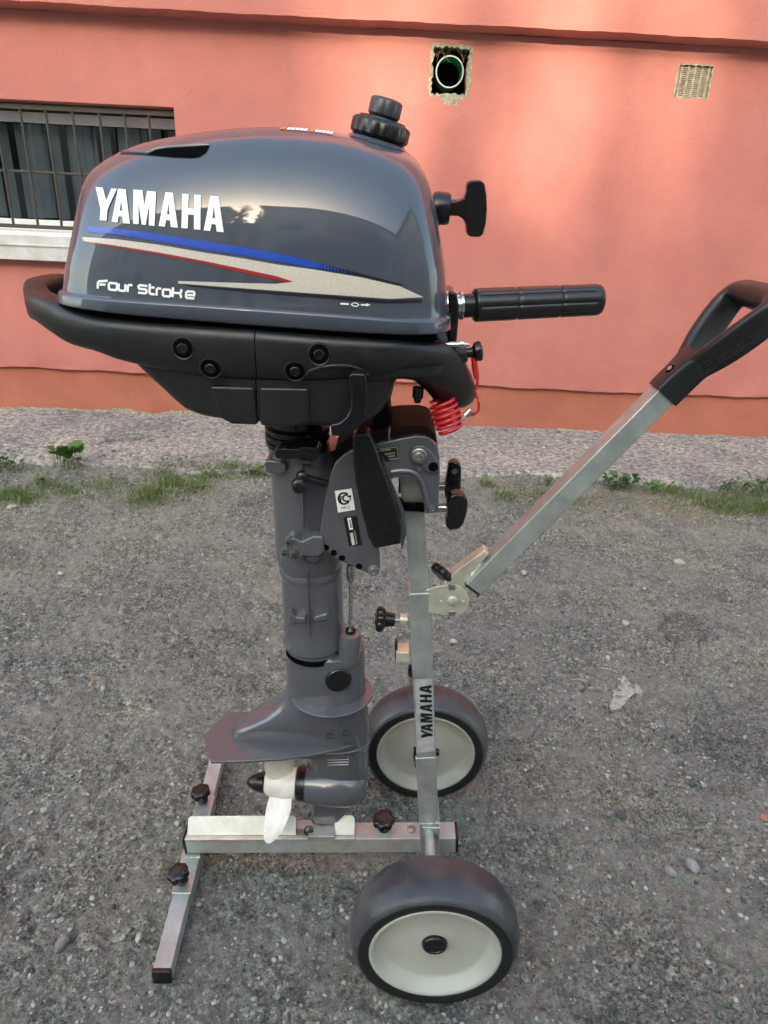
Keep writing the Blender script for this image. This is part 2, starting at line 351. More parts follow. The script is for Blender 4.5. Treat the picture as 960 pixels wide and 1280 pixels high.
def npmesh(name, co, faces, mat_, smooth=True):
    me = bpy.data.meshes.new(name); k = faces.shape[1]
    me.vertices.add(len(co)); me.vertices.foreach_set('co', co.astype(np.float32).ravel())
    me.loops.add(faces.size); me.loops.foreach_set('vertex_index', faces.astype(np.int32).ravel())
    me.polygons.add(len(faces)); me.polygons.foreach_set('loop_start', np.arange(0, faces.size, k, dtype=np.int32))
    me.polygons.foreach_set('use_smooth', np.full(len(faces), smooth)); me.update(calc_edges=True); me.validate()
    return link(name, me, mat_)
tag(npmesh('ground', co, fq, M['ground']), kind='structure')

# pebbles pressed into the asphalt
def ico(sub=1):
    bm = bmesh.new(); bmesh.ops.create_icosphere(bm, subdivisions=sub, radius=1); v = np.array([x.co[:] for x in bm.verts]); f = np.array([[y.index for y in x.verts] for x in bm.faces]); bm.free(); return v, f
def scatter_stones(name, px, py, sz, flat=(.45, .8), base=None, sink=.25):
    v, f = ico(1); n = len(px)
    variants = [v * (1 + rng.uniform(-.28, .28, (len(v), 1))) for _ in range(12)]
    vi = rng.integers(0, 12, n); VV = np.stack(variants)[vi]
    sc = np.stack([np.ones(n) * 1, rng.uniform(.6, 1, n), rng.uniform(flat[0], flat[1], n)], 1) * sz[:, None]
    VV = VV * sc[:, None, :]
    a = rng.uniform(0, 2 * PI, n); ca, sa = np.cos(a)[:, None], np.sin(a)[:, None]
    x = VV[:, :, 0] * ca - VV[:, :, 1] * sa; y = VV[:, :, 0] * sa + VV[:, :, 1] * ca; z = VV[:, :, 2]
    z0 = (gheight(px, py) if base is None else base) + sz * rng.uniform(-.25, .35, n)
    out = np.stack([x + px[:, None], y + py[:, None], z + z0[:, None]], 2).reshape(-1, 3)
    ff = (f[None] + (np.arange(n) * len(v))[:, None, None]).reshape(-1, 3)
    return tag(npmesh(name, out, ff, M['pebble'], False), kind='stuff')
def fan(n, y0, y1, pw=1.0):
    y = y0 + (y1 - y0) * rng.random(n) ** pw; x = rng.uniform(-1, 1, n) * (.42 + .60 * y); return x, y
px_, py_ = fan(42000, .50, 2.7, 1.15)
dens = vnoise(px_, py_, .3, 21) + vnoise(px_, py_, .1, 22) * .8 + .5
keep = rng.random(len(px_)) < np.clip(dens + .25, .15, 1); px_, py_ = px_[keep], py_[keep]
sz_ = .0013 + .0042 * rng.random(len(px_)) ** 3.0 + np.where(rng.random(len(px_)) < .02, .0035 * rng.random(len(px_)), 0)
tag(scatter_stones('gravel', px_, py_, sz_), 'loose dark gravel and grit strewn over the worn asphalt', 'gravel')
px2, py2 = fan(11000, 2.35, 3.27, 1.0); k2 = (px2 < .1) | (rng.random(len(px2)) < .25); px2, py2 = px2[k2], py2[k2]
def apron_edge(x): return 2.70 + .045 * x + .03 * math.sin(3 * x) + .018 * math.sin(11 * x + 1)
ap_h = np.array([.014 if y > apron_edge(x) + .03 else 0 for x, y in zip(px2, py2)]); ap_h = np.where(ap_h > 0, ap_h, gheight(px2, py2))
tag(scatter_stones('grit', px2, py2, .0022 + .006 * rng.random(len(px2)) ** 2.5, base=ap_h), 'pale grit lying along the foot of the pink wall', 'grit')

# concrete apron at the foot of the wall (left half crumbled)
WA = Vector((0, 3.353, 0)); WD = Vector((1, .0276, 0)).normalized(); WN = Vector((WD.y, -WD.x, 0))   # WN points to the viewer
def wallY(x): return 3.353 + .0276 * x
ax = np.linspace(-3, 3, 520); ncol = 66; vv = []
for x in ax:
    e = apron_edge(x); e += .02 * float(vnoise(np.array([x]), np.array([0.]), .05, 9)[0]) ; y1 = wallY(x) + .05
    for j in range(ncol):
        t = j / (ncol - 1); y = e + (y1 - e) * t ** 1.2
        vv.append((x, y, 0))
vv = np.array(vv); T = np.tile(np.linspace(0, 1, ncol), len(ax))
rough = np.where(vv[:, 0] < .2, 1.0, .35)
z = .004 + .014 * np.clip(T / np.where(vv[:, 0] < .3, .35, .06), 0, 1) + rough * (.010 * vnoise(vv[:, 0], vv[:, 1], .09, 31) + .006 * vnoise(vv[:, 0], vv[:, 1], .02, 32)) * np.clip(T / .06, 0, 1) + .010 * T
z[T < 1e-6] = -.03
vv[:, 2] = z; ii = np.arange(len(vv)).reshape(len(ax), ncol)
ff = np.stack([ii[:-1, :-1].ravel(), ii[1:, :-1].ravel(), ii[1:, 1:].ravel(), ii[:-1, 1:].ravel()], 1)
tag(npmesh('pavement', vv, ff, M['apron']), kind='structure')

# ================================================================== THE PINK BUILDING
bld = thing('building', 'long pink plastered building with orange plinth and barred basement window', 'building', (0, 3.353, 0))
def wl(s, z, d=0.0):      # along wall, height, distance out of the plinth plane towards the viewer
    return WA + WD * s + WN * d + Vector((0, 0, z))
def wpx(u, v, d=.022):    # picture measurement on the wall face -> (s,z)
    r_ = ray(u, v); o = Vector((0, 0, HC)); pl = WA + WN * d; t = (pl - o).dot(WN) / r_.dot(WN); q = o + r_ * t
    return (q - WA).dot(WD), q.z
def wbox(s0, s1, z0, z1, d0, d1):
    return rings([[wl(s0, z, d0), wl(s1, z, d0), wl(s1, z, d1), wl(s0, z, d1)] for z in (z0, z1)])
FD = .022
s_w, z_wt = wpx(217, 134); z_wb = wpx(0, 291)[1]
WIN = (s_w - 1.62, s_w, z_wb, z_wt)
v1a = wpx(541, 56); v1b = wpx(584, 121); V1 = (v1a[0], v1b[0], v1b[1], v1a[1])
v2a = wpx(850, 80); v2b = wpx(884, 123); V2 = (v2a[0], v2b[0], v2b[1], v2a[1])
ledge_z = wpx(480, 478)[1]; corn_z = wpx(480, 36)[1]
holes = [WIN, V1, V2]
ss = sorted({-9.0, 9.0} | {h[0] for h in holes} | {h[1] for h in holes}); zs = sorted({ledge_z, corn_z} | {h[2] for h in holes} | {h[3] for h in holes})
mb = MB()
# the lower edge of the render wanders a little: split bottom row finely
for i in range(len(ss) - 1):
    for j in range(len(zs) - 1):
        sc_, zc = (ss[i] + ss[i + 1]) / 2, (zs[j] + zs[j + 1]) / 2
        if any(h[0] < sc_ < h[1] and h[2] < zc < h[3] for h in holes): continue
        if j == 0:
            n = max(1, int((ss[i + 1] - ss[i]) / .02)); 
            for k in range(n):
                a = ss[i] + (ss[i + 1] - ss[i]) * k / n; b = ss[i] + (ss[i + 1] - ss[i]) * (k + 1) / n
                w_ = lambda s: ledge_z + .004 * math.sin(s * 3.1 + 1) + .0025 * math.sin(s * 17) + .0012 * math.sin(s * 61)
                o_ = lambda s: FD + .0015 * math.sin(s * 23)
                mb.add([wl(a, w_(a), o_(a)), wl(b, w_(b), o_(b)), wl(b, w_(b) + .02, FD), wl(a, w_(a) + .02, FD)], [(0, 1, 2, 3)])
                mb.add([wl(a, w_(a), o_(a)), wl(b, w_(b), o_(b)), wl(b, w_(b), -.01), wl(a, w_(a), -.01)], [(0, 1, 2, 3)])
                mb.add([wl(a, w_(a) + .02, FD), wl(b, w_(b) + .02, FD), wl(b, zs[1], FD), wl(a, zs[1], FD)], [(0, 1, 2, 3)])
        else:
            mb.add([wl(ss[i], zs[j], FD), wl(ss[i + 1], zs[j], FD), wl(ss[i + 1], zs[j + 1], FD), wl(ss[i], zs[j + 1], FD)], [(0, 1, 2, 3)])
for h, dp in ((WIN, .16), (V1, .18), (V2, .10)):   # reveals
    a, b, c, d = h
    for q in ([(a, c), (b, c)], [(b, c), (b, d)], [(b, d), (a, d)], [(a, d), (a, c)]):
        mb.add([wl(q[0][0], q[0][1], FD), wl(q[1][0], q[1][1], FD), wl(q[1][0], q[1][1], FD - dp), wl(q[0][0], q[0][1], FD - dp)], [(0, 1, 2, 3)])
mb.build('wall', M['wall'], bld, smooth=0)
# plinth with a flaking lower edge
mb = MB(); n = 300
for k in range(n):
    a = -3 + 6 * k / n; b = -3 + 6 * (k + 1) / n
    mb.add([wl(a, -.05, 0), wl(b, -.05, 0), wl(b, ledge_z + .02, 0), wl(a, ledge_z + .02, 0)], [(0, 1, 2, 3)])
mb.add(*wbox(-9, -3, -.05, ledge_z + .02, -.3, 0)); mb.add(*wbox(3, 9, -.05, ledge_z + .02, -.3, 0))
mb.build('plinth', M['plinth'], bld, smooth=0)
# bare mortar where the plinth paint has come away at the bottom
mb = MB(); n = 420; top = []
for k in range(n + 1):
    s = -2.6 + 5.2 * k / n
    hgt = (.026 if s > .1 else .040) + .020 * float(vnoise(np.array([s]), np.array([3.]), .16, 41)[0]) * 2 + .016 * float(vnoise(np.array([s]), np.array([5.]), .03, 42)[0])
    if s > .1: hgt *= .8
    top.append((s, max(.012, hgt)))
for k in range(n):
    (a, za), (b, zb_) = top[k], top[k + 1]
    mb.add([wl(a, -.01, .004), wl(b, -.01, .004), wl(b, zb_, .0025), wl(a, za, .0025)], [(0, 1, 2, 3)])
mb.build('bare_mortar', M['mortar'], bld, smooth=0)
# projecting band at the top of the picture with a sloping soffit
czo = corn_z + .012; CP = .085; mb = MB(); n = 260
for k in range(n):
    a = -3.4 + 7.4 * k / n; b = a + 7.4 / n
    w_ = lambda s: .002 * math.sin(s * 2.3) + .0011 * math.sin(s * 13 + 2) + .0008 * math.sin(s * 47)
    mb.add([wl(a, corn_z + w_(a), FD - .004), wl(b, corn_z + w_(b), FD - .004), wl(b, czo + w_(b * 1.1), FD + CP), wl(a, czo + w_(a * 1.1), FD + CP)], [(0, 1, 2, 3)])
    mb.add([wl(a, czo + w_(a * 1.1), FD + CP), wl(b, czo + w_(b * 1.1), FD + CP), wl(b, czo + .9, FD + CP), wl(a, czo + .9, FD + CP)], [(0, 1, 2, 3)])
mb.add(*wbox(-9, 9, czo + .9, 5.6, -.3, FD + CP - .004))
mb.build('string_course', M['band'], bld, smooth=0)
# body behind
mb = MB(); mb.add(*wbox(-9, 9, -.05, 5.6, -6, -.5)); mb.build('building_body', M['band'], bld, smooth=0)

# --- basement window
FY = FD - .115
winroot = MB().add(*wbox(WIN[0], WIN[1], WIN[2], WIN[3], FD - .162, FD - .158)).build('window', M['void'], bld, smooth=0)
mb = MB(); fw = .05
zt = wpx(100, 131)[1]
mb.add(*wbox(WIN[0], WIN[1], WIN[3] - .075, WIN[3] - .035, FY - .03, FY)); mb.add(*wbox(WIN[0], WIN[1], WIN[2], WIN[2] + .055, FY - .03, FY))
mb.add(*wbox(WIN[0], WIN[0] + fw, WIN[2] + .055, WIN[3] - .075, FY - .03, FY)); mb.add(*wbox(WIN[1] - .012, WIN[1], WIN[2] + .055, WIN[3] - .075, FY - .03, FY))
mb.build('window_frame', M['frame'], winroot, bevel=.002)
MB().add([wl(WIN[0], WIN[2] + .055, FY - .012), wl(WIN[1], WIN[2] + .055, FY - .012), wl(WIN[1], WIN[3] - .075, FY - .012), wl(WIN[0], WIN[3] - .075, FY - .012)], [(0, 1, 2, 3)]).build('pane', M['glass'], winroot, smooth=0)
MB().add(*wbox(WIN[0], WIN[1], WIN[3] - .034, WIN[3] - .002, FY - .05, FY - .01)).build('gap_shade', M['iron'], winroot, smooth=0)  # dark strip in iron colour, paints in the shade of the gap above the frame
sw = .075; k = 0; s = WIN[0] + .05
while s < WIN[1] - .03:
    a = s; b = min(s + sw * .93, WIN[1] - .014); th = .022 + .012 * math.sin(k * 2.1)
    mb = MB(); lo = WIN[2] + .06 + .004 * math.sin(k * 1.7)
    mb.add([wl(a, lo, FY - .026), wl(b, lo, FY - .026 - th), wl(b, WIN[3] - .08, FY - .026 - th), wl(a, WIN[3] - .08, FY - .026)], [(0, 1, 2, 3)])
    mb.build('blind_slat', M['blind'], winroot, smooth=0); s += sw; k += 1
# rounded lower ends of the slats hang behind the sill
mb = MB(); mb.add(*wbox(WIN[0] - .03, WIN[1] + .01, WIN[2] - .005, WIN[2] + .012, FY - .02, FD + .004))
mb.add([wl(WIN[0] - .03, WIN[2] + .012, FD + .004), wl(WIN[1] + .008, WIN[2] + .012, FD + .004), wl(WIN[1] + .008, WIN[2] - .002, FD + .05), wl(WIN[0] - .03, WIN[2] - .002, FD + .05)], [(0, 1, 2, 3)])
mb.add(*wbox(WIN[0] - .03, WIN[1] + .008, WIN[2] - .105, WIN[2] - .0025, FD + .046, FD + .050))
mb.add(*wbox(WIN[0] - .03, WIN[1] + .008, WIN[2] - .045, WIN[2] - .040, FD + .050, FD + .056))
mb.build('window_sill', M['sill'], bld, smooth=0)
# grille: bars that can be told apart
gr = MB()
gd = FD - .03; zt_ = WIN[3] - .032; zb_ = WIN[2] + .022
gr.add(*wbox(WIN[0], WIN[1] - .002, zt_, zt_ + .02, gd - .006, gd + .006)); gr.add(*wbox(WIN[0], WIN[1] - .002, zb_, zb_ + .016, gd - .006, gd + .006))
grille = gr.build('window_grille', M['iron'], bld, smooth=0)
zm = wpx(60, 216, gd)[1]
MB().add(*tube([wl(WIN[0], zm, gd - .009), wl(WIN[1] - .002, zm, gd - .009)], .0055, 8)).build('cross_bar', M['iron'], grille)
bars = [wpx(u, 170, gd)[0] for u in (188, 158, 127, 94, 61, 30, -2)]
step = bars[3] - bars[4]; s = bars[-1] - step
while s > WIN[0] + .02: bars.append(s); s -= step
for s in bars:
    MB().add(*tube([wl(s, zb_ + .01, gd), wl(s + .002, zm, gd), wl(s, zt_ + .01, gd)], .006, 8)).build('bar', M['iron'], grille)

# --- ventilation hole with the green pipe
def jag_ring(h, grow, amp, seed, d, th, name, par, mt, shrink=.006, drip=None):
    r = random.Random(seed); a, b, c, d_ = h; n = 16; inner = []; outer = []
    per = [(a + (b - a) * i / n, c, 0, -1) for i in range(n)] + [(b, c + (d_ - c) * i / n, 1, 0) for i in range(n)] + [(b - (b - a) * i / n, d_, 0, 1) for i in range(n)] + [(a, d_ - (d_ - c) * i / n, -1, 0) for i in range(n)]
    for (s, z_, nx, nz) in per:
        g_ = grow + r.uniform(-amp, amp)
        if drip and nz == -1 and abs(s - (a + (b - a) * .55)) < .035: g_ += drip * r.uniform(.6, 1)
        k_ = r.uniform(0, shrink)
        inner.append(wl(s - nx * k_ , z_ - nz * k_, d + th + .001)); outer.append(wl(s + nx * g_, z_ + nz * g_, d + .0005))
    inn2 = [p - WN * .05 for p in inner]; m_ = len(per); f = []
    for i in range(m_):
        j = (i + 1) % m_; f += [(i, j, m_ + j, m_ + i), (i, j, 2 * m_ + j, 2 * m_ + i)]
    return build(name, inner + outer + inn2, f, mt, par, smooth=0)
vent = MB().add(*wbox(V1[0], V1[1], V1[2], V1[3], FD - .19, FD - .178)).build('vent_hole', M['void'], bld, smooth=0)
jag_ring(V1, .007, .004, 3, FD, .002, 'mortar_edge', vent, M['mortar'], .012, drip=.03)
c1 = wpx(562, 90, FD - .03); rp = .058
cc_ = wl(c1[0], c1[1], FD - .17)
prof = [(0, rp), (.145, rp), (.145, rp - .004), (0, rp - .004)]
pipe = MB(); pv, pf = lathe(cc_, WN, prof, 40); pf = pf[:-2]; pipe.add(pv, pf); pipe.build('pipe', M['green'], vent)
MB().add(*(lambda vf: (vf[0], vf[1][:-2]))(lathe(wl(c1[0], c1[1], FD - .0245), WN, [(0, rp + .0006), (.0015, rp - .001), (.0015, rp - .0045), (0, rp - .0048)], 40))).build('pipe_lip', M['piperim'], vent)
r = random.Random(5)
mb = MB()
for i in range(16):
    s0 = r.uniform(V1[0] + .01, V1[1] - .01); L_ = r.uniform(.02, .06); p0 = wl(s0, V1[3] - .004, FD - .004 - r.uniform(0, .02)); p2 = wl(s0 + r.uniform(-.04, .04), V1[3] - L_, FD - .01 + r.uniform(-.02, .004))
    mb.add(*tube([p0, (p0 + p2) / 2 + WD * r.uniform(-.01, .01), p2], .0008, 4))
mb.build('straw_wisp', M['straw'], vent)
# --- grated vent
v2o = MB().add(*wbox(V2[0], V2[1], V2[2], V2[3], FD - .11, FD - .098)).build('vent_grate', M['void'], bld, smooth=0)
jag_ring(V2, .004, .004, 8, FD, .001, 'mortar_edge', v2o, M['mortar'], .006)
M['mesh'] = mat('painted_mesh', (.36, .34, .25), .7, col2=(.20, .15, .10), vscale=60)
nb = 17
for i in range(nb):
    z_ = V2[2] + (V2[3] - V2[2]) * (i + .5) / nb
    MB().add(*wbox(V2[0], V2[1], z_ - .0022, z_ + .0022, FD - .012, FD - .008)).build('slat', M['mesh'], v2o, smooth=0)
for i in range(5):
    s = V2[0] + (V2[1] - V2[0]) * (i + .5) / 5
    MB().add(*wbox(s - .005, s + .005, V2[2], V2[3], FD - .0078, FD - .005)).build('upright', M['mesh'], v2o, smooth=0)
# hairline plaster crack by the window corner
def crack(pts, w_=.0014):
    mb = MB(); q = [wl(*wpx(u, v), FD + .0006) for u, v in pts]
    for a, b in zip(q, q[1:]):
        n_ = (b - a).cross(WN).normalized() * w_; mb.add([a - n_, b - n_ * .6, b + n_ * .6, a + n_], [(0, 1, 2, 3)])
    mb.build('plaster_crack', M['plinth'], bld, smooth=0)
crack([(217, 133), (221, 126), (229, 122), (235, 119), (240, 111)])
crack([(247, 116), (251, 110), (255, 104)])

# ================================================================== THE OUTBOARD MOTOR
M['greyd'].node_tree.nodes['Principled BSDF'].inputs['Coat Weight'].default_value = .1
mot = thing('outboard_motor', 'dark grey-blue outboard boat motor with white lettering, hanging on the wheeled stand', 'boat motor', (-.09, D, .09))
NEAR = D - .13
BH = .128
def top_px(u): return slerp([(60, 211), (78, 206), (100, 200), (120, 195), (150, 188.5), (190, 178.5), (240, 169.5), (290, 163), (340, 160), (400, 164), (440, 170), (480, 180), (505, 188), (530, 198), (566, 216)], u)
_top = [(P(u, top_px(u), D).x, P(u, top_px(u), D).z) for u in range(60, 571, 10)]
def T_(x): return lerp(_top, x)
_b0 = P(80, 389, NEAR); _b1 = P(563, 426, NEAR)
def zb(x):
    return _b0.z + (_b1.z - _b0.z) * (x - _b0.x) / (_b1.x - _b0.x)
XL = [(0, 79), (.1, 80), (.2, 81.5), (.3, 83.5), (.4, 86.5), (.5, 90), (.6, 93.5), (.7, 98), (.8, 105.5), (.88, 117), (.95, 142), (.985, 168), (1, 190)]
XR = [(0, 563), (.1, 563), (.2, 562.5), (.3, 561.5), (.4, 560), (.5, 557), (.6, 553.5), (.7, 549.5), (.8, 544), (.88, 537), (.95, 525), (.985, 514), (1, 503)]
def xat(tab, t):
    u = slerp(tab, t); v = 385 + (195 - 385) * t; return P(u, v, D - .064 * (1 - max(0, t) ** 4)).x
def cowl_ring(t, b, grow=0.0, m=5.2, n=112, dz=0.0):
    xl, xr = xat(XL, t) - grow, xat(XR, t) + grow; xc, a = (xl + xr) / 2, (xr - xl) / 2; out = []
    for j in range(n):
        th = 2 * PI * j / n; c, s = math.cos(th), math.sin(th)
        x = xc + a * math.copysign(abs(c) ** (2 / m), c); y = (b + grow) * math.copysign(abs(s) ** (2 / m), s)
        taper = 1 - .10 * max(0, (xc - x) / a) ** 2 - .06 * max(0, (x - xc) / a) ** 2
        y *= taper
        z = zb(x) + t * (T_(x) - zb(x)) + dz
        out.append(Vector((x, D + y, z)))
    return out
NEXP = 3.1; rs = []
H_ = .19
rs.append(cowl_ring(0.0, BH - .004, -.004)); rs.append(cowl_ring(0.0, BH, .002, dz=.0003)); rs.append(cowl_ring(.012, BH, .0038)); rs.append(cowl_ring(.075, BH, .0038)); rs.append(cowl_ring(.088, BH, .003)); rs.append(cowl_ring(.094, BH, .0005)); rs.append(cowl_ring(.104, BH, 0))
NR = 44
for i in range(1, NR + 1):
    ph = PI / 2 * i / NR; t = math.sin(ph) ** (2 / NEXP)
    if t < .13: continue
    b = BH * max(0, math.cos(ph)) ** (2 / NEXP) if i < NR else 1e-4
    tum = 1 - .10 * t ** 1.5
    rs.append(cowl_ring(t, b * tum + 1e-4, m=5.2 - 1.4 * t ** 3))
cv, cf = rings(rs)
cowl = build('cowling', cv, cf, M['cowl'], mot, smooth=50)
cowl_bvh = BVHTree.FromPolygons([tuple(v) for v in cv], cf)

def surf(u, v, bvh=cowl_bvh):
    d = ray(u, v).normalized(); loc, nor, _, _ = bvh.ray_cast(Vector((0, 0, HC)), d, 5)
    if loc is None: return None, None
    if nor.dot(d) > 0: nor = -nor
    return loc, nor
def decal(name, polys, mt, par, bvh=None, off=.0005, step=7.0, plane=None):
    """flat print: each poly is a list of loops (outer, holes) in picture measurements, laid onto the surface it is printed on"""
    V = []; Fc = []
    for loops in polys:
        if not isinstance(loops[0][0], (tuple, list)): loops = [loops]
        pts = [Vector((p[0], p[1], 0)) for l in loops for p in l]
        tris = tessellate_polygon([[Vector((p[0], p[1], 0)) for p in l] for l in loops])
        bm = bmesh.new(); vs = [bm.verts.new(p) for p in pts]
        for t in tris:
            try: bm.faces.new([vs[i] for i in t])
            except ValueError: pass
        for ax_ in (0, 1):
            lo = min(p[ax_] for p in pts); hi = max(p[ax_] for p in pts); c = lo + step
            while c < hi:
                no = Vector((1, 0, 0)) if ax_ == 0 else Vector((0, 1, 0)); cop = Vector((c, 0, 0)) if ax_ == 0 else Vector((0, c, 0))
                bmesh.ops.bisect_plane(bm, geom=bm.verts[:] + bm.edges[:] + bm.faces[:], plane_co=cop, plane_no=no, dist=1e-5); c += step
        bm.verts.index_update(); n0 = len(V); ok = {}
        for v_ in bm.verts:
            if plane is not None: q = P(v_.co.x, v_.co.y, plane); q = q + Vector((0, -off, 0))
            else:
                l, nn = surf(v_.co.x, v_.co.y, bvh or cowl_bvh)
                q = None if l is None else l + nn * off
            ok[v_.index] = None if q is None else len(V)
            if q is not None: V.append(q)
        for f_ in bm.faces:
            ix = [ok[v_.index] for v_ in f_.verts]
            if None not in ix: Fc.append(ix)
        bm.free()
    return build(name, V, Fc, mt, par, smooth=0)
def z1(pts): return [(20 + x / 3.2, 110 + y / 3.2) for x, y in pts]
LET = {
 'Y': [[(322, 399), (350, 401), (364, 452), (384, 404), (405, 406), (369, 488), (365, 532), (338, 530), (341, 486)]],
 'A1': [[(385, 536), (411, 405), (441, 408), (458, 544), (431, 542), (428, 516), (413, 514), (409, 539)], [(417, 492), (427, 493), (424, 446)]],
 'M': [[(472, 409), (508, 411), (515, 472), (527, 414), (562, 417), (556, 553), (533, 550), (536, 462), (521, 549), (505, 547), (492, 458), (493, 546), (471, 544)]],
 'A2': [[(572, 553), (600, 419), (629, 421), (649, 560), (621, 557), (618, 531), (602, 529), (597, 556)], [(606, 506), (616, 507), (612, 460)]],
 'H': [[(667, 425), (692, 427), (690, 482), (714, 484), (715, 429), (740, 431), (739, 568), (713, 566), (713, 509), (690, 507), (688, 563), (663, 561)]],
 'A3': [[(752, 570), (779, 433), (811, 436), (832, 578), (804, 575), (800, 547), (784, 545), (778, 573)], [(787, 521), (798, 522), (793, 470)]]}
def letters_px(): return [[z1(l) for l in v] for v in LET.values()]
def letters_unit():
    out = []
    for v in LET.values():
        g_ = []
        for l in v:
            q = []
            for x, y in l:
                tl = 399 + (x - 322) * .0765; bl = 529 + (x - 338) * .0985
                yy = (bl - y) / (bl - tl); xx = (x - (332 - 8 * yy)) / 500.0; q.append((xx, yy))
            g_.append(q)
        out.append(g_)
    return out
LU = letters_unit()
decal('lettering', letters_px(), M['white'], cowl, step=6, off=.0011)
blue = [(108, 283), (140, 285.5), (180, 290), (240, 299), (300, 308.5), (345, 316.5), (383, 324.5), (396, 328.5), (396, 335.5), (345, 326.5), (300, 318.5), (257, 312), (240, 309), (180, 298.5), (145, 293), (110, 290)]
decal('blue_stripe', [blue], M['blue'], cowl, step=8, off=.0006)
slv = []
for k_ in range(11):
    u0 = 396.5 + k_ * 4.2; u1 = u0 + 3.4 * (1 - k_ / 12); tp = lambda u: 328.7 + (u - 396) * .245; bt_ = lambda u: 335.0 + (u - 396) * .175
    slv.append([(u0, tp(u0)), (u1, tp(u1)), (u1, max(tp(u1) + .6, bt_(u1))), (u0, max(tp(u0) + .6, bt_(u0)))])
decal('blue_halftone', slv, M['blue'], cowl, step=50, off=.0009)
decal('dark_stripe', [[(396, 328.5), (440, 339), (505, 356), (500, 356.5), (450, 344.6), (396, 335.5)], [(223, 355.5), (320, 363), (400, 369), (487, 375.5), (527, 374), (527, 378), (480, 379), (400, 372), (320, 366), (240, 358)]], M['black'], cowl, step=8, off=.0006)
tan_o = [(103, 296.5), (145, 299), (195, 305.5), (257, 316), (300, 322.5), (345, 330.5), (393, 337), (450, 346.5), (500, 358), (529, 371.5), (487, 373.5), (400, 367.3), (320, 361.5), (223, 354.3), (223, 351.2), (300, 353.6), (345, 354.8), (367, 352), (345, 345), (300, 335.5), (257, 326.5), (195, 315), (145, 307), (105, 301.5)]
decal('cream_stripe', [tan_o], M['tan'], cowl, step=7, off=.0006)
decal('red_line', [[(105, 301.9), (145, 307.4), (195, 315.4), (257, 326.9), (300, 335.9), (345, 345.4), (367.5, 351.9), (362, 353.6), (343, 349), (300, 339.5), (257, 329.6), (195, 317.6), (145, 309), (110, 303.6)]], M['red'], cowl, step=7, off=.0006)
# rounded lettering drawn with even strokes
def stroke(path, w_, closed=False):
    p = [Vector((a, b)) for a, b in path]; n = len(p); L_ = []; R_ = []
    for i in range(n):
        if closed: d0 = (p[i] - p[i - 1]).normalized(); d1 = (p[(i + 1) % n] - p[i]).normalized()
        else:
            d0 = (p[i] - p[i - 1]).normalized() if i else (p[1] - p[0]).normalized(); d1 = (p[i + 1] - p[i]).normalized() if i < n - 1 else d0
        n0 = Vector((-d0.y, d0.x)); n1 = Vector((-d1.y, d1.x)); m_ = (n0 + n1); k = w_ / 2 / max(.45, m_.normalized().dot(n0)); m_.normalize()
        L_.append(p[i] + m_ * k); R_.append(p[i] - m_ * k)
    T2 = lambda q: [(v.x, v.y) for v in q]
    if closed: return [[T2([L_[i], L_[(i + 1) % n], R_[(i + 1) % n], R_[i]])] for i in range(n)]
    return [[T2([L_[i], L_[i + 1], R_[i + 1], R_[i]])] for i in range(n - 1)]
FS = []
for path, cl in [([(308, 62), (309, 41), (313, 35), (345, 33)], 0), ([(315, 47), (337, 47.5)], 0),
                 ([(354, 41), (377, 43), (381, 47), (380, 64), (376, 68), (354, 66), (350, 62), (350, 45)], 1),
                 ([(387, 43), (386, 64), (390, 69), (407, 71), (411, 68), (412, 46)], 0), ([(420, 75), (421, 53), (425, 48.5), (438, 50)], 0),
                 ([(494, 53), (466, 49), (461, 53), (462, 61), (466, 63), (487, 65.5), (491, 69), (490, 77), (486, 80), (459, 77)], 0),
                 ([(503, 44), (502, 77), (506, 82), (521, 84)], 0), ([(508, 57.5), (521, 59)], 0), ([(528, 88), (529, 66), (533, 61), (546, 62.5)], 0),
                 ([(556, 65), (577, 67), (581, 71), (580, 88), (576, 92), (556, 90), (552, 86), (552, 69)], 1),
                 ([(590, 57), (588, 94)], 0), ([(592.5, 77.5), (614, 79.3), (620, 75.5), (621, 64)], 0), ([(614.5, 83.5), (619.5, 87), (619.5, 98)], 0),
                 ([(644, 85.5), (669, 87.5), (670, 79), (666, 74), (645, 72), (639.5, 76), (638, 92), (642, 97), (670, 99.5)], 0)]:
    FS += stroke([(20 + x / 3, 340 + y / 3) for x, y in path], 2.9, bool(cl))
decal('small_lettering', FS, M['white'], cowl, step=9, off=.0008)
decal('latch_mark', [[(425.5, 378.4), (436, 379), (436, 381.2), (425.5, 380.6)], [(451, 380), (458, 380.2), (458, 379), (463, 381), (458, 383), (458, 382), (451, 381.8)]] + stroke([(439, 380.5), (442, 378.6), (446, 378.8), (448.5, 381), (446, 382.8), (442, 382.6)], 1.1, True), M['white'], cowl, off=.0008)
# air scoop on the rear shoulder: dark mouth, crease in front of it, raised lip above
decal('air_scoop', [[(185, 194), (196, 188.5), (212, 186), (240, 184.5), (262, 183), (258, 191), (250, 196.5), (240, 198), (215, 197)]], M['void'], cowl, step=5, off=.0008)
decal('crease', [[(140, 192.0), (165, 191.2), (190, 193.8), (190, 195), (165, 192.8), (140, 193.2)]], M['black'], cowl, step=5, off=.0006)
lip = []
for u, v in [(140, 191.2), (152, 190.4), (165, 190.4), (178, 191.2), (186, 191.8), (196, 187.2), (212, 184.7), (226, 183.9), (240, 183.1), (252, 182.2), (262, 181.8)]:
    l, n_ = surf(u, v)
    if l: lip.append(l + n_ * .0005)
MB().add(*tube(lip, [.0008] + [.0024] * (len(lip) - 2) + [.001], 8)).build('scoop_lip', M['cowl'], cowl)
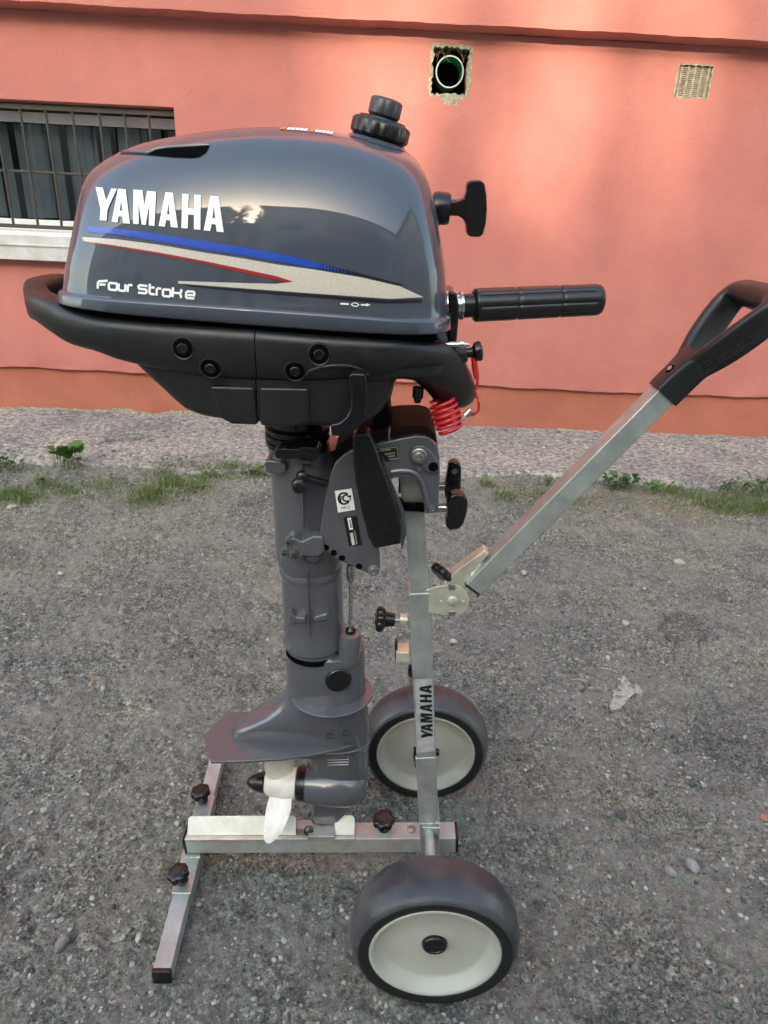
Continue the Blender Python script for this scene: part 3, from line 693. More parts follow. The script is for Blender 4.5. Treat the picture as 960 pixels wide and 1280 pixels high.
# warning print on the crown, seen at a grazing angle
for k_, (u0, u1, m_) in enumerate([(358, 365, 'orange'), (366, 391, 'white'), (393, 398, 'orange'), (399, 421, 'white')]):
    a = P(u0, 163, D).x; b = P(u1, 164, D).x; n_ = 5 if m_ == 'white' else 1; V_ = []; Ff = []
    for i in range(n_):
        xa = a + (b - a) * (i + .06) / n_; xb = a + (b - a) * (i + .9) / n_
        for (y0, y1) in ((-.050, -.036), (-.030, -.016)):
            q = []
            for x_, y_ in ((xa, y0), (xb, y0), (xb, y1), (xa, y1)):
                l, nn, _, _ = cowl_bvh.ray_cast(Vector((x_, D + y_, 1.5)), Vector((0, 0, -1)), 2); q.append(l + nn * .0008)
            Ff.append(tuple(range(len(V_), len(V_) + 4))); V_ += q
    build('warning_print', V_, Ff, M[m_], cowl, smooth=0)

# fuel cap with vent screw, tilted with the deck of the cowl
ct = P(472, 178, D); axc = Vector((.22, -.02, 1)).normalized()
def star(o, axis, r0, amp, lobes, h0, h1, n=96, round_=.003, power=1):
    o = Vector(o); axis = Vector(axis).normalized(); a, b = frame_for(axis); out = []
    for h, k in ((h0, 1 - round_ / r0), (h0 + round_, 1), (h1 - round_, 1), (h1 - round_ * .3, 1 - round_ / r0 * .5), (h1, 1 - round_ / r0 * 1.4)):
        out.append([o + axis * h + (a * math.cos(t) + b * math.sin(t)) * (r0 + amp * (abs(math.cos(t * lobes / 2)) ** power - .5) * 2) * k for t in [2 * PI * j / n for j in range(n)]])
    return rings(out)
MB().add(*lathe(ct - axc * .012, axc, [(0, .036), (.010, .035), (.014, .030), (.014, 0)], 48)).build('filler_neck', M['cowl'], mot)
fc = MB().add(*star(ct, axc, .0312, .0008, 14, .002, .021, round_=.004)).build('fuel_cap', M['plastic2'], mot, smooth=40)
MB().add(*lathe(ct, axc, [(.0205, .026), (.0225, .025), (.0235, .018), (.0235, 0)], 40)).build('cap_rim', M['plastic2'], fc)
MB().add(*star(ct + axc * .0232, axc, .0168, .0006, 6, 0, .019, round_=.003)).build('vent_screw', M['greyd'], fc, smooth=40)

# pull starter
ph = MB(); pa = P(541, 260, D - .0); pb = P(556, 261, D); ph.add(*lathe(pa, pb - pa, [(0, .013), (.0, .0165), (.004, .0175), (.016, .017), (.019, .0155), (.019, .008)], 28)); ph.build('starter_guide', M['plastic2'], mot)
hp = MB(); a = P(556, 260, D); b = P(590, 259, D); hp.add(*tube([a, a + (b - a) * .6, b], [.0085, .0085, .011], 20))
hh = smoothpx([(586, 227), (590, 224.5), (600, 225), (606, 228), (608, 245), (608.5, 262), (607, 280), (604, 294), (598, 296.5), (587, 295.5), (584, 290), (583, 280), (579, 272), (570, 269), (570, 251), (578, 248), (582, 240), (583.5, 231)], 1) if False else [(584, 229), (587, 225.5), (600, 225), (606, 229), (608.5, 245), (609, 262), (607.5, 280), (604, 293), (600, 296.5), (587, 295.8), (584, 292), (583, 281), (580, 274), (572, 269.5), (562, 268.5), (562, 252), (572, 250.5), (580, 247), (583, 240)]
hp.add(*pprism(hh, D - .0115, .023)); hp.build('pull_handle', M['plastic2'], mot, smooth=40, bevel=.004, seg=3)

# tiller
TY = D - .01
t0, t1 = P(563, 383, TY), P(752, 374.5, TY + .02); td = (t1 - t0)
tl_ = td.length
MB().add(*lathe(t0, td, [(-.01, .017), (0, .0185), (.006, .0185), (.006, .0135), (.011, .0135), (.011, .016), (.014, .016), (.014, 0)], 32)).build('tiller_collar', M['chrome'], mot)
MB().add(*lathe(t0 + td.normalized() * .012, td, [(0, .0135), (.018, .0138), (.018, .012), (.03, .012)], 32)).build('tiller_shaft', M['plastic2'], mot)
gp = MB(); n = 48; g0 = .027; out = []
aa, bb = frame_for(td)
stations = []
L_ = tl_
prof = [(g0, .013), (g0, .0165), (g0 + .002, .0185)]
s = g0 + .003
marks = [.079, .131]
x_ = s
while x_ < L_ - .006:
    rr = .0192 - .0012 * (x_ - g0) / (L_ - g0)
    d_ = min(abs(x_ - m_) for m_ in marks)
    if d_ < .0022: rr -= .0018 * (1 - d_ / .0022)
    prof.append((x_, rr)); x_ += .0011
prof += [(L_ - .005, .0178), (L_ - .002, .0165), (L_, .0135), (L_, .001)]
for h, rr in prof:
    ring_ = []
    for j in range(n):
        th = 2 * PI * j / n
        groove = .0019 if (j % 6 in (0,)) and g0 + .006 < h < L_ - .01 else 0
        ring_.append(t0 + td.normalized() * h + (aa * math.cos(th) + bb * math.sin(th)) * (rr - groove))
    out.append(ring_)
gp.add(*rings(out)); gp.build('tiller_grip', M['rubber'], mot, smooth=60)
MB().add(*pprism([(561, 364), (571, 366), (574, 382), (573, 405), (571, 428), (566, 432), (560, 428)], D - .03, .06)).build('tiller_bracket', M['plastic2'], mot, bevel=.003)

# lower cowl: bumper band that runs right round, cut in two by the seam, with the tray hanging beneath
bt = [(28, 381), (36, 373), (50, 374), (62, 379), (75, 386), (110, 397), (160, 403), (240, 409), (318, 414), (400, 421), (480, 426), (540, 430), (575, 435), (590, 466), (600, 485)]
bb_ = [(28, 385), (33, 396), (45, 413), (60, 425), (75, 434), (110, 444), (140, 455), (200, 468), (260, 477), (318, 481), (400, 482), (470, 479), (530, 481), (560, 496), (586, 513), (600, 507)]
BN = D - .136
def tabz(tab): return [(P(u, v, BN).x, P(u, v, BN).z) for u, v in tab]
btz, bbz = tabz(bt), tabz(bb_)
xl, xr = P(37, 380, D - .02).x, P(598, 480, D - .02).x; xc, a_ = (xl + xr) / 2, (xr - xl) / 2
def band(x_from, x_to, name):
    n = 150; K = 20; out = []
    for j in range(n):
        th = 2 * PI * j / n; c, s = math.cos(th), math.sin(th); m_ = 2.6 if c < 0 else 3.2
        x = xc + a_ * math.copysign(abs(c) ** (2 / m_), c); hw = .134 - .045 * max(0, (x - .0) / .1) ** 1.3 * (x > 0) - .012 * max(0, (-.3 - x) / .13)
        y = hw * math.copysign(abs(s) ** (2 / m_), s)
        # height of the band from the measured side profile
        kp = (D - abs(y)) / BN; zt = HC - (HC - slerp(btz, x / kp)) * kp; zbm = HC - (HC - slerp(bbz, x / kp)) * kp
        rear = min(1, max(0, (.10 - abs(y)) / .07)) * (1 if x < -.2 else 0); rear = rear * rear * (3 - 2 * rear); 
        zm_, hz = (zt + zbm) / 2, (zt - zbm) / 2
        if rear > 0:
            zm_ = zm_ * (1 - rear) + .960 * rear; hz = hz * (1 - rear) + .022 * rear
        th_ = .018 * (1 - rear) + .0125 * rear
        nx, ny = c * .8, s * 1.0; ln = math.hypot(nx, ny); nx /= ln; ny /= ln
        ring_ = []
        for k in range(K):
            p_ = 2 * PI * k / K; cc, s2 = math.cos(p_), math.sin(p_); e_ = 2 / 4.5
            o_ = th_ * (math.copysign(abs(cc) ** e_, cc) - 1); hz_ = hz * math.copysign(abs(s2) ** e_, s2)
            lean = -.010 * (1 - rear) * max(0, -hz_ / hz) ** 1.5
            ring_.append(Vector((x + nx * (o_ + lean), D + y + ny * (o_ + lean), zm_ + hz_)))
        out.append(ring_)
    v, f = rings(out, closed=True)
    bm = bmesh.new(); vs = [bm.verts.new(p) for p in v]; [bm.faces.new([vs[i] for i in q]) for q in f]
    for cut, keep in ((x_from, 1), (x_to, -1)):
        if cut is None: continue
        r_ = bmesh.ops.bisect_plane(bm, geom=bm.verts[:] + bm.edges[:] + bm.faces[:], plane_co=(cut, 0, 0), plane_no=(keep, 0, 0), clear_inner=True)
        bmesh.ops.holes_fill(bm, edges=[e for e in bm.edges if e.is_boundary])
    bm.verts.index_update(); V_ = [x.co.copy() for x in bm.verts]; F_ = [[q.index for q in x.verts] for x in bm.faces]; bm.free()
    return build(name, V_, F_, M['plastic'], mot, smooth=45), BVHTree.FromPolygons([tuple(x) for x in V_], F_)
seam = P(318.5, 450, BN).x
rear_b, rear_bvh = band(None, seam - .0006, 'rear_bumper'); front_b, front_bvh = band(seam + .0006, None, 'front_panel')
TRY = D - .118
def tray(x_from, x_to, name):
    lv = []
    prof = [(452, 122, 566), (462, 135, 560), (470, 150, 500), (484, 166, 495), (500, 186, 490), (512, 200, 482), (522, 214, 470), (528, 226, 460), (532, 240, 450)]
    for v, ul, ur in prof:
        k = (v - 452) / 80; hw = .121 - .002 * k - .014 * max(0, (v - 522) / 10) ** 2
        z_ = P(320, v, TRY).z; a0, a1 = P(ul, v, TRY).x, P(ur, v, TRY).x; xc_, aa_ = (a0 + a1) / 2, (a1 - a0) / 2; ring_ = []
        for j in range(72):
            th = 2 * PI * j / 72; c, s = math.cos(th), math.sin(th); e_ = 2 / 6.5
            x = xc_ + aa_ * math.copysign(abs(c) ** e_, c); y = hw * math.copysign(abs(s) ** e_, s) * (1 - .30 * max(0, -(x + .17) / .3))
            ring_.append(Vector((x, D + y, z_ - .02 * (x + .12) * k)))
        lv.append(ring_)
    v, f = rings(lv); bm = bmesh.new(); vs = [bm.verts.new(p) for p in v]; [bm.faces.new([vs[i] for i in q]) for q in f]
    for cut, keep in ((x_from, 1), (x_to, -1)):
        if cut is None: continue
        bmesh.ops.bisect_plane(bm, geom=bm.verts[:] + bm.edges[:] + bm.faces[:], plane_co=(cut, 0, 0), plane_no=(keep, 0, 0), clear_inner=True)
        bmesh.ops.holes_fill(bm, edges=[e for e in bm.edges if e.is_boundary])
    bm.verts.index_update(); V_ = [x.co.copy() for x in bm.verts]; F_ = [[q.index for q in x.verts] for x in bm.faces]; bm.free()
    return build(name, V_, F_, M['plastic'], mot, smooth=40)
tray(None, P(321, 500, TRY).x - .0006, 'rear_tray'); tray(P(321, 500, TRY).x + .0006, None, 'front_tray')
# raised rib where the tray steps out
for nm, pts_ in (('tray_rib', [(262, 478), (268, 500), (276, 518), (290, 529)]),):
    pass
fs = MB().add(*pprism([(262, 482), (318, 484), (322, 532), (290, 531), (276, 524), (267, 504)], TRY - .0052, .05)); fs.build('tray_step', M['plastic'], mot, bevel=.004, seg=3)
MB().add(*pprism([(323, 484), (386, 485), (388, 528), (372, 533), (325, 533)], TRY - .0052, .05)).build('tray_step', M['plastic'], mot, bevel=.004, seg=3)
# dark filler between cowling and band
rs = [cowl_ring(0, BH, -.012, dz=-.03), cowl_ring(0, BH, -.012, dz=.002)]; build('rubber_seal', *rings(rs), M['void'], mot, smooth=30)
# panel bolts in recesses
for (u, v) in ((229, 435.5), (263.5, 460), (399, 443), (369, 463.5)):
    l, n_ = surf(u, v, rear_bvh if u < 318 else front_bvh)
    if l is None: continue
    ax_ = (n_ + Vector((0, -.6, 0))).normalized()
    o_ = MB().add(*(lambda vf: (vf[0], vf[1][:-2]))(lathe(l - ax_ * .001, ax_, [(0, .0125), (.0014, .0122), (.0024, .0112), (.0016, .0098), (.0006, .0096)], 28))).build('bolt_recess', M['plastic'], mot)
    MB().add(*lathe(l - ax_ * .0005, ax_, [(0, .0098), (.0018, .0098), (.0018, 0)], 24)).build('recess_floor', M['void'], o_)
    MB().add(*lathe(l, ax_, [(.0012, .0056), (.003, .0056), (.0036, .005), (.0036, .0034), (.0022, .0030), (.0022, 0)], 12)).build('bolt_head', M['plastic2'], o_)
# arch moulded above the shift lever
arch = []
for u, v in [(374, 478), (380, 470), (388, 463), (400, 458.5), (418, 456.5), (436, 457), (450, 461), (460, 468)]:
    l, n_ = surf(u, v, front_bvh); 
    if l: arch.append(l + n_ * .0002)
MB().add(*tube(arch, .0022, 8)).build('moulded_arch', M['plastic'], mot)
# shift lever
SY = D - .152
MB().add(*pprism([(436, 470), (440, 467), (455, 467.5), (458, 471), (459, 500), (457, 520), (449, 534), (436, 543), (424, 546), (414, 545), (413, 531), (424, 529), (433, 522), (438, 512), (439, 495)], SY, .018)).build('shift_lever', M['plastic2'], mot, bevel=.0045, seg=3)
# stop switch and choke parts on the front
bx_ = P(577, 441, D - .05)
MB().add(*tube([P(560, 446, D - .05), P(578, 443, D - .05), P(583, 442, D - .05)], [.014, .012, .009], 20)).build('switch_body', M['plastic2'], mot)
kb = P(581, 442, D - .05); kd = P(604, 438, D - .05) - kb
MB().add(*lathe(kb, kd, [(0, .0055), (.007, .0055), (.009, .006), (.012, .0105), (.0165, .0115), (.019, .0105), (.0205, .006), (.0205, 0)], 28)).build('stop_button', M['plastic2'], mot)
MB().add(*lathe(P(556, 431, D - .07), (1, 0, .05), [(0, .0035), (.016, .0035), (.016, .005), (.021, .005), (.021, .003), (.027, .002), (.027, 0)], 14)).build('cable_end', M['chrome'], mot)
MB().add(*lathe(P(523, 484, D - .06), (0, 0, -1), [(0, .0065), (.012, .0065), (.013, .005), (.018, .004), (.019, .002), (.019, 0)], 18)).build('drain_plug', M['plastic2'], mot)

# ---- neck, swivel tube and leg
def sect(tab, Y=D, n=48, ky=1.0, bm_pow=2.0, yoff=0.0):
    """tab: (uL, uR, v[, ky]) silhouette pairs of a round leg; rings square to its leaning axis"""
    out = []; ctr = []
    for t in tab:
        a = P(t[0], t[2], Y); b = P(t[1], t[2], Y); ctr.append(((a + b) / 2, (b - a).length / 2 * .985))
    axv = (ctr[-1][0] - ctr[0][0]); axv = Vector((axv.x, 0, axv.z)).normalized(); ex = Vector((-axv.z, 0, axv.x)); ex = ex if ex.x > 0 else -ex
    for (c, r_), t in zip(ctr, tab):
        k = t[3] if len(t) > 3 else ky
        ring_ = []
        for j in range(n):
            th = 2 * PI * j / n; cc, s = math.cos(th), math.sin(th); e_ = 2 / bm_pow
            ring_.append(c + ex * (r_ * math.copysign(abs(cc) ** e_, cc)) + Vector((0, yoff + r_ * k * math.copysign(abs(s) ** e_, s), 0)))
        out.append(ring_)
    return rings(out)
nk = MB()
nk.add(*sect([(338, 404, 505), (338, 404, 530), (331, 413, 532), (331, 413, 536), (334, 410, 537), (334, 410, 539), (331, 413, 540), (331, 413, 545), (334, 410, 546), (334, 410, 548), (332, 412, 549), (332, 412, 553), (336, 408, 556), (336, 408, 560)])); nk.build('neck_rings', M['plastic2'], mot)
sw_ = sect([(334, 428, 554), (335, 429, 558), (338, 429, 590), (342, 429, 640), (344, 430, 690), (347, 428, 702), (351, 426, 708)], ky=.95)
MB().add(*sw_).build('swivel_housing', M['grey'], mot, smooth=30)
MB().add(*pprism([(330, 577), (336, 575), (352, 577), (358, 582), (358, 590), (352, 594), (332, 592)], D - .05, .09)).build('housing_lug', M['grey'], mot, bevel=.003)
MB().add(*pprism([(343, 563), (347, 560), (372, 561), (378, 558), (396, 560), (400, 565), (399, 572), (394, 576), (372, 574), (346, 574), (343, 571)], D - .064, .03)).build('steering_lock', M['plastic2'], mot, bevel=.003)
MB().add(*pprism([(374, 574), (391, 575), (390, 581), (375, 580)], D - .058, .02)).build('lock_foot', M['greyd'], mot, bevel=.002)
MB().add(*tube([P(381, 597, D - .07), P(408, 604, D - .062)], .0045, 12)).build('tilt_pin', M['plastic2'], mot)
MB().add(*lathe(P(373, 607, D - .075), (.25, -.9, .25), [(-.008, .0085), (.006, .0095), (.009, .0085), (.0105, .005), (.0105, 0)], 20)).add(*lathe(P(378, 596, D - .07), (.3, -.9, .2), [(-.006, .007), (.005, .007), (.007, .004), (.007, 0)], 16)).build('pin_knob', M['plastic2'], mot)
# seam down the tube
MB().add(*tube([P(377, 580, D - .049), P(379, 660, D - .049)], .0016, 6)).build('casting_rib', M['grey'], mot)
dk = MB().add(*pprism([(384, 600), (412, 600), (407, 640), (402, 668), (384, 660)], D - .052, .02)).build('housing_recess', M['greyd'], mot)
# lower mount bracket with bolts
MB().add(*pprism([(354, 690), (358, 676), (366, 672), (378, 677), (392, 670), (404, 671), (406, 690), (398, 697), (380, 696), (368, 700), (358, 697)], D - .066, .03)).build('lower_mount', M['grey'], mot, bevel=.003)
MB().add(*lathe(P(392, 692, D - .052), (0, -1, .1), [(0, .014), (.006, .0125), (.011, .008), (.012, 0)], 24)).build('mount_boss', M['greyd'], mot)
for (u, v, r_) in ((369.5, 692, .0085), (356, 690, .005), (361, 676, .0055)):
    o_ = P(u, v, D - .066); 
    bo = MB().add(*lathe(o_, (0, -1, .05), [(-.004, r_), (.002, r_), (.002, 0)], 20)).build('washer', M['steel'], mot)
    MB().add(*lathe(o_, (0, -1, .05), [(.002, r_ * .72), (.0065, r_ * .72), (.007, r_ * .6), (.007, r_ * .35), (.005, r_ * .3), (.005, 0)], 6)).build('bolt_head', M['greyd'], bo)
# middle tube
MB().add(*sect([(351, 428, 704), (349, 429, 708), (349, 429, 712), (351, 428, 715), (351.5, 428.5, 717), (354, 430, 770), (355, 430.5, 793), (353, 431.5, 796), (353.5, 431.5, 800), (357, 429, 803), (357, 429, 810)], ky=.97)).build('leg_tube', M['grey'], mot, smooth=30)
MB().add(*tube([P(385, 716, D - .0485), P(388, 795, D - .0485)], .0009, 6)).build('casting_seam', M['greyd'], mot)
MB().add(*pprism([(392, 772), (405, 768), (410, 767), (410, 776), (392, 779)], D - .052, .02)).build('anode_lug', M['grey'], mot, bevel=.003)
MB().add(*pprism([(361, 766), (365, 768), (370, 772), (382, 773), (382, 779), (370, 779), (364, 782), (361, 780)], D - .052, .02)).build('anode_lug', M['grey'], mot, bevel=.003)
MB().add(*sect([(357, 430, 806), (357, 430, 812)], ky=.98)).build('joint_gap', M['void'], mot)
# lower casing: round at the top, drawn out into a fin towards the tail
def casing():
    tab = [(357, 446, 803, .040, 2.0), (357, 455, 806, .043, 2.0), (357.5, 456, 812, .044, 2.0), (358, 456.5, 835, .044, 2.1), (358.5, 457, 850, .043, 2.2), (357, 457.5, 860, .042, 2.3), (353, 458, 869, .041, 2.2), (345, 459, 878, .040, 2.1), (332, 460, 887, .039, 2.0), (314, 461, 896, .037, 1.9), (296, 461.5, 905, .035, 1.85), (291, 461.5, 912, .033, 1.85), (291, 461, 926, .029, 1.85), (291, 460, 933, .028, 1.85)]
    tab[0] = (360, 452, 804, .040, 2.0)
    out = []
    for ul, ur, v, hw, pw in tab:
        a, b = P(ul, v, D + .005), P(ur, v, D + .005); c = (a + b) / 2; h = (b.x - a.x) / 2; ring_ = []
        xw = b.x - .055    # thickest station near the front
        for j in range(80):
            th = 2 * PI * j / 80; cc, s = math.cos(th), math.sin(th)
            x = c.x + h * math.copysign(abs(cc) ** .9, cc)
            # thickness along the length: full at the front, thinning to a blunt tail
            tpar = (x - a.x) / (b.x - a.x); shape = min(1, (1 - abs(2 * min(max((x - (xw - .09)) / .18, 0), 1) - 1) ** 2.4) ** .5 + 0) if False else 0
            front = math.sqrt(max(0, 1 - max(0, (x - xw) / (b.x - xw)) ** 2.2)); L = max(.001, xw - a.x)
            q = max(0, (xw - x) / L); back = (1 - q ** 1.8 * .32) * math.sqrt(max(0, 1 - q ** 30)) if L > .07 else math.sqrt(max(0, 1 - q ** 2.2))
            blend = min(1, max(0, (L - .055) / .05)); back = back * blend + math.sqrt(max(0, 1 - q ** 2.2)) * (1 - blend)
            y = hw * (front if x > xw else back) * (1 if s >= 0 else -1)
            if abs(s) < 1e-6: y = 0
            ring_.append(Vector((x, D + .005 + y, c.z + (.03 + .03 * max(0, min(1, (v - 860) / 60))) * (x - c.x))))
        out.append(ring_)
    return rings(out)
cvs, cfs = casing(); cas = build('lower_casing', cvs, cfs, M['grey'], mot, smooth=40); cas_bvh = BVHTree.FromPolygons([tuple(x) for x in cvs], cfs)
MB().add(*tube([p + Vector((0, 0, .001)) for p in cvs[-160:-80]], .0021, 8, closed=True)).build('casing_bead', M['grey'], mot, smooth=60)
# pad for the water pump rod
MB().add(*lathe(P(438, 790, D - .02), (.05, 0, 1), [(-.05, .0165), (-.006, .0165), (-.001, .0145), (0, .010), (0, 0)], 28)).build('casing_pad', M['grey'], mot)
MB().add(*lathe(P(438, 790, D - .02), (.05, 0, 1), [(-.002, .0075), (.005, .007), (.008, .0045), (.008, 0)], 20)).build('rod_grommet', M['plastic2'], mot)
MB().add(*tube([P(438, 789, D - .02), P(439, 712, D - .02)], .0026, 12)).build('shift_rod', M['chrome'], mot)
MB().add(*tube([P(438.5, 704, D - .045), P(439, 712, D - .04), P(438, 722, D - .03), P(438, 727, D - .03)], [.0055, .0065, .0055, .003], 14)).build('rod_joint', M['chrome'], mot)
# water-line splash plate and cavitation plate
def plate(pts, z0, th, name, mt, slope=.03, bev=.0012):
    o_ = []
    for (u, v) in pts:
        q = G(u, v, z0); zz = z0 + slope * (q.x + .1); q = G(u, v, zz); o_.append(q)
    return build(name, *rings([[p - Vector((0, 0, th)) for p in o_], o_]), mt, mot, smooth=35, bevel=bev)
zp = .292
def platexy(pts, z0, th, name, mt, slope=.035, bev=.0012):
    o_ = [Vector((x, y, z0 + slope * (x + .1))) for x, y in pts]
    return build(name, *rings([[p - Vector((0, 0, th)) for p in o_], o_]), mt, mot, smooth=35, bevel=bev)
PC = D - .007
cav = [(-.272, PC + .004), (-.246, PC - .052), (-.20, PC - .051), (-.14, PC - .046), (-.09, PC - .036), (-.05, PC - .024), (-.025, PC - .012), (-.012, PC + .004)]
cav = cav + [(x, 2 * (PC + .004) - y) for x, y in cav[1:-1][::-1]]
platexy(smoothpx([(x, y, 0) for x, y in cav], 1) and cav, zp + .006, .005, 'cavitation_plate', M['grey'], slope=.055)
spl = [(-.012 - .5 * .0 + .058 * math.cos(t) * 1.08 - .055, PC + .004 + (.057) * math.sin(t)) for t in [2 * PI * j / 48 for j in range(48)]]
platexy(spl, .388, .004, 'splash_plate', M['grey'])
# low ridge along the casing
rg = []
for u, v in [(408, 897.5), (425, 895), (442, 890), (456, 882)]:
    l, n_ = surf(u, v, cas_bvh)
    if l: rg.append(l)
MB().add(*tube(rg, [.0008] + [.0028] * (len(rg) - 1), 8)).build('casing_ridge', M['grey'], mot)
l, n_ = surf(423, 850, cas_bvh)
MB().add(*lathe(l - n_ * .004, n_, [(0, .0195), (.0055, .0195), (.007, .0182), (.0072, 0)], 36)).build('round_plug', M['plastic2'], mot)
for (u, v) in ((412.5, 920), (433, 916)):
    l, n_ = surf(u, v, cas_bvh)
    if l: MB().add(*(lambda vf: (vf[0], vf[1][:-2]))(lathe(l, n_, [(0, .0062), (.0008, .0062), (.0008, .0048), (0, .0048)], 20))).build('cast_mark', M['greyd'], mot)
# strut, gearcase, skeg below the plate
def strut():
    out = []
    for v, ul, ur, hw in [(932, 383, 460, .021), (950, 384, 460, .020), (968, 386, 460, .019), (985, 388, 458, .019)]:
        a, b = P(ul, v, D), P(ur, v, D); ring_ = []
        for j in range(48):
            th = 2 * PI * j / 48; x = (a.x + b.x) / 2 + (b.x - a.x) / 2 * math.cos(th); k = (x - a.x) / (b.x - a.x)
            w_ = hw * min(1, (max(1e-9, 1 - ((k - .55) / .45) ** 2) ** .5 if k > .55 else .45 + .55 * math.sin(PI / 2 * k / .55)))
            ring_.append(Vector((x, D + w_ * (math.sin(th) if abs(math.sin(th)) < .3 else math.copysign(1, math.sin(th)) * min(1, abs(math.sin(th)) + .3)), (a.z + b.z) / 2)))
        out.append(ring_)
    return rings(out)
sv, sf = strut(); MB().add(sv, sf).build('strut', M['grey'], mot, smooth=45); st_bvh = BVHTree.FromPolygons([tuple(x) for x in sv], sf)
for k in range(6):
    v = 940.5 + k * 3.2; pts_ = []
    for u in (408 + k * .3, 418, 428, 437 - k * .3):
        l, n_ = surf(u, v + (u - 408) * -.03, st_bvh)
        if l: pts_.append(l + n_ * .0002)
    if len(pts_) > 1: MB().add(*tube(pts_, .0012, 6)).build('water_intake', M['steel'], mot)
g0_ = P(376, 979, D); g1_ = P(452, 982, D); gd_ = (g1_ - g0_); GL = gd_.length
MB().add(*lathe(g0_, gd_, [(-.006, .023), (0, .0275), (.006, .0285), (.009, .0285), (.010, .031), (.03, .034), (.055, .0352), (.078, .035), (.092, .032), (.102, .026), (.109, .016), (.112, 0.001)], 48)).build('gearcase', M['grey'], mot, smooth=40)
MB().add(*lathe(g0_, gd_, [(-.007, .0235), (-.006, .0265), (-.002, .0288), (.008, .0292), (.009, .027)], 40)).build('shaft_collar', M['plastic2'], mot)
sk = MB().add(*pprism([(390, 1000), (446, 998), (440, 1008), (431, 1020), (422, 1029), (414, 1032), (400, 1033), (391, 1031), (388, 1026), (391, 1020)], D - .0055, .011)).build('skeg', M['grey'], mot, bevel=.003)
MB().add(*lathe(P(412, 1003, D - .012), (0, -1, 0), [(-.01, .006), (.002, .006), (.003, .004), (.003, 0)], 14)).build('drain_screw', M['steel'], mot)
# propeller
pr = MB(); hc = P(352, 979, D); hx = gd_.normalized()
hub = MB().add(*lathe(hc, hx, [(-.027, .016), (-.022, .0205), (0, .0235), (.024, .0255), (.026, .024), (.026, 0)], 36)).build('propeller', M['prop'], mot)
def blade(ang):
    up_ = Vector((0, math.sin(ang), math.cos(ang))); sd = up_.cross(hx).normalized(); up_ = hx.cross(sd).normalized() * (1 if True else -1)
    if up_.dot(Vector((0, math.sin(ang), math.cos(ang)))) < 0: up_ = -up_
    g_ = []; NRr, NC = 18, 12
    for side in (1, -1):
        for i in range(NRr + 1):
            r_ = .018 + .073 * i / NRr; k = i / NRr
            ch = slerp([(0, .038), (.3, .046), (.6, .043), (.82, .034), (.95, .021), (1, .005)], k); pitch = R(70 - 22 * k); thick = .0045 * (1 - .8 * k) + .0006
            row = []
            for j in range(NC + 1):
                c_ = (j / NC - .5) * 2; cam_ = .004 * (1 - c_ * c_)
                p = hc + up_ * r_ + hx * (c_ * ch / 2 * math.sin(pitch) * 1.05 - .012 * k * k + cam_ * math.cos(pitch)) + sd * (c_ * ch / 2 * math.cos(pitch) - cam_ * math.sin(pitch) + .006 * k)
                nn = (hx * math.cos(pitch) - sd * math.sin(pitch)); p = p + nn * side * thick * (1 - c_ ** 4) * .5
                row.append(p)
            g_.append(row)
    V_ = [p for row in g_ for p in row]; F_ = []; W = NC + 1
    for s_ in (0, 1):
        o_ = s_ * (NRr + 1) * W
        for i in range(NRr):
            for j in range(NC): F_.append((o_ + i * W + j, o_ + i * W + j + 1, o_ + (i + 1) * W + j + 1, o_ + (i + 1) * W + j))
    n1 = (NRr + 1) * W
    for j in range(NC): F_.append((NRr * W + j, NRr * W + j + 1, n1 + NRr * W + j + 1, n1 + NRr * W + j))
    return V_, F_
for ang in (R(230), R(110), R(-10)):
    MB().add(*blade(ang)).build('blade', M['prop'], hub, smooth=40)
MB().add(*lathe(hc, hx, [(-.0285, .016), (-.030, .0168), (-.040, .0155), (-.050, .011), (-.056, .006), (-.058, 0.001)], 32)).build('propeller_nut', M['plastic2'], mot)

# ---- clamp bracket
CB = D - .062
cbp = [(398, 682), (400, 665), (403, 645), (407, 618), (412, 596), (419, 579), (429, 569), (441, 562), (470, 555), (500, 548.5), (520, 545), (532, 546), (541, 550.5), (547, 559), (549.5, 572), (550, 592), (547.5, 641), (531.5, 642.5), (529, 628), (524, 609), (518, 600), (510, 597), (492, 597.5), (488.5, 600), (490, 608), (497, 628), (500, 650), (494, 668), (472.5, 668), (475, 700), (475, 713), (469, 719), (461, 718), (440, 708), (420, 699)]
br = MB().add(*pprism(cbp, CB, .010)).build('clamp_bracket', M['grey'], mot, bevel=.002, seg=2)
MB().add(*pprism([(450, 562), (500, 548.5), (520, 545), (532, 546), (541, 550.5), (547, 559), (549.5, 572), (550, 592), (547.5, 641), (531.5, 642.5), (529, 628), (524, 609), (518, 600), (510, 597), (492, 597.5), (470, 600)], CB + .12, .010)).build('far_clamp_bracket', M['grey'], mot, bevel=.002)
# raised rim round the arch and pivot boss
rim_ = [P(u, v, CB) for u, v in [(489, 590), (500, 588.5), (512, 589), (520, 592), (526, 600), (532, 618), (537, 640)]]
MB().add(*tube(rim_, [.0035] * 7, 10)).build('bracket_rib', M['grey'], br)
MB().add(*pprism([(513, 563), (520, 557.5), (529, 557.5), (536, 562), (543, 569), (548.5, 578), (550, 586), (545, 592), (537, 592), (530, 587), (524, 580), (515, 576)], CB - .006, .0055)).build('pivot_boss', M['grey'], br, bevel=.002)
o_ = P(523.5, 569.5, CB - .006)
MB().add(*lathe(o_, (0, -1, 0), [(0, .0095), (.002, .0095), (.0028, .0085), (.0028, .0064), (.007, .0062), (.0076, .005), (.0076, .0028), (.006, .0026), (.006, 0)], 24)).build('pivot_bolt', M['steel'], br)
MB().add(*lathe(P(541.5, 583.5, CB - .006), (0, -1, 0), [(0, .0058), (.001, .0058), (.001, 0)], 20)).build('drilled_hole', M['void'], br)
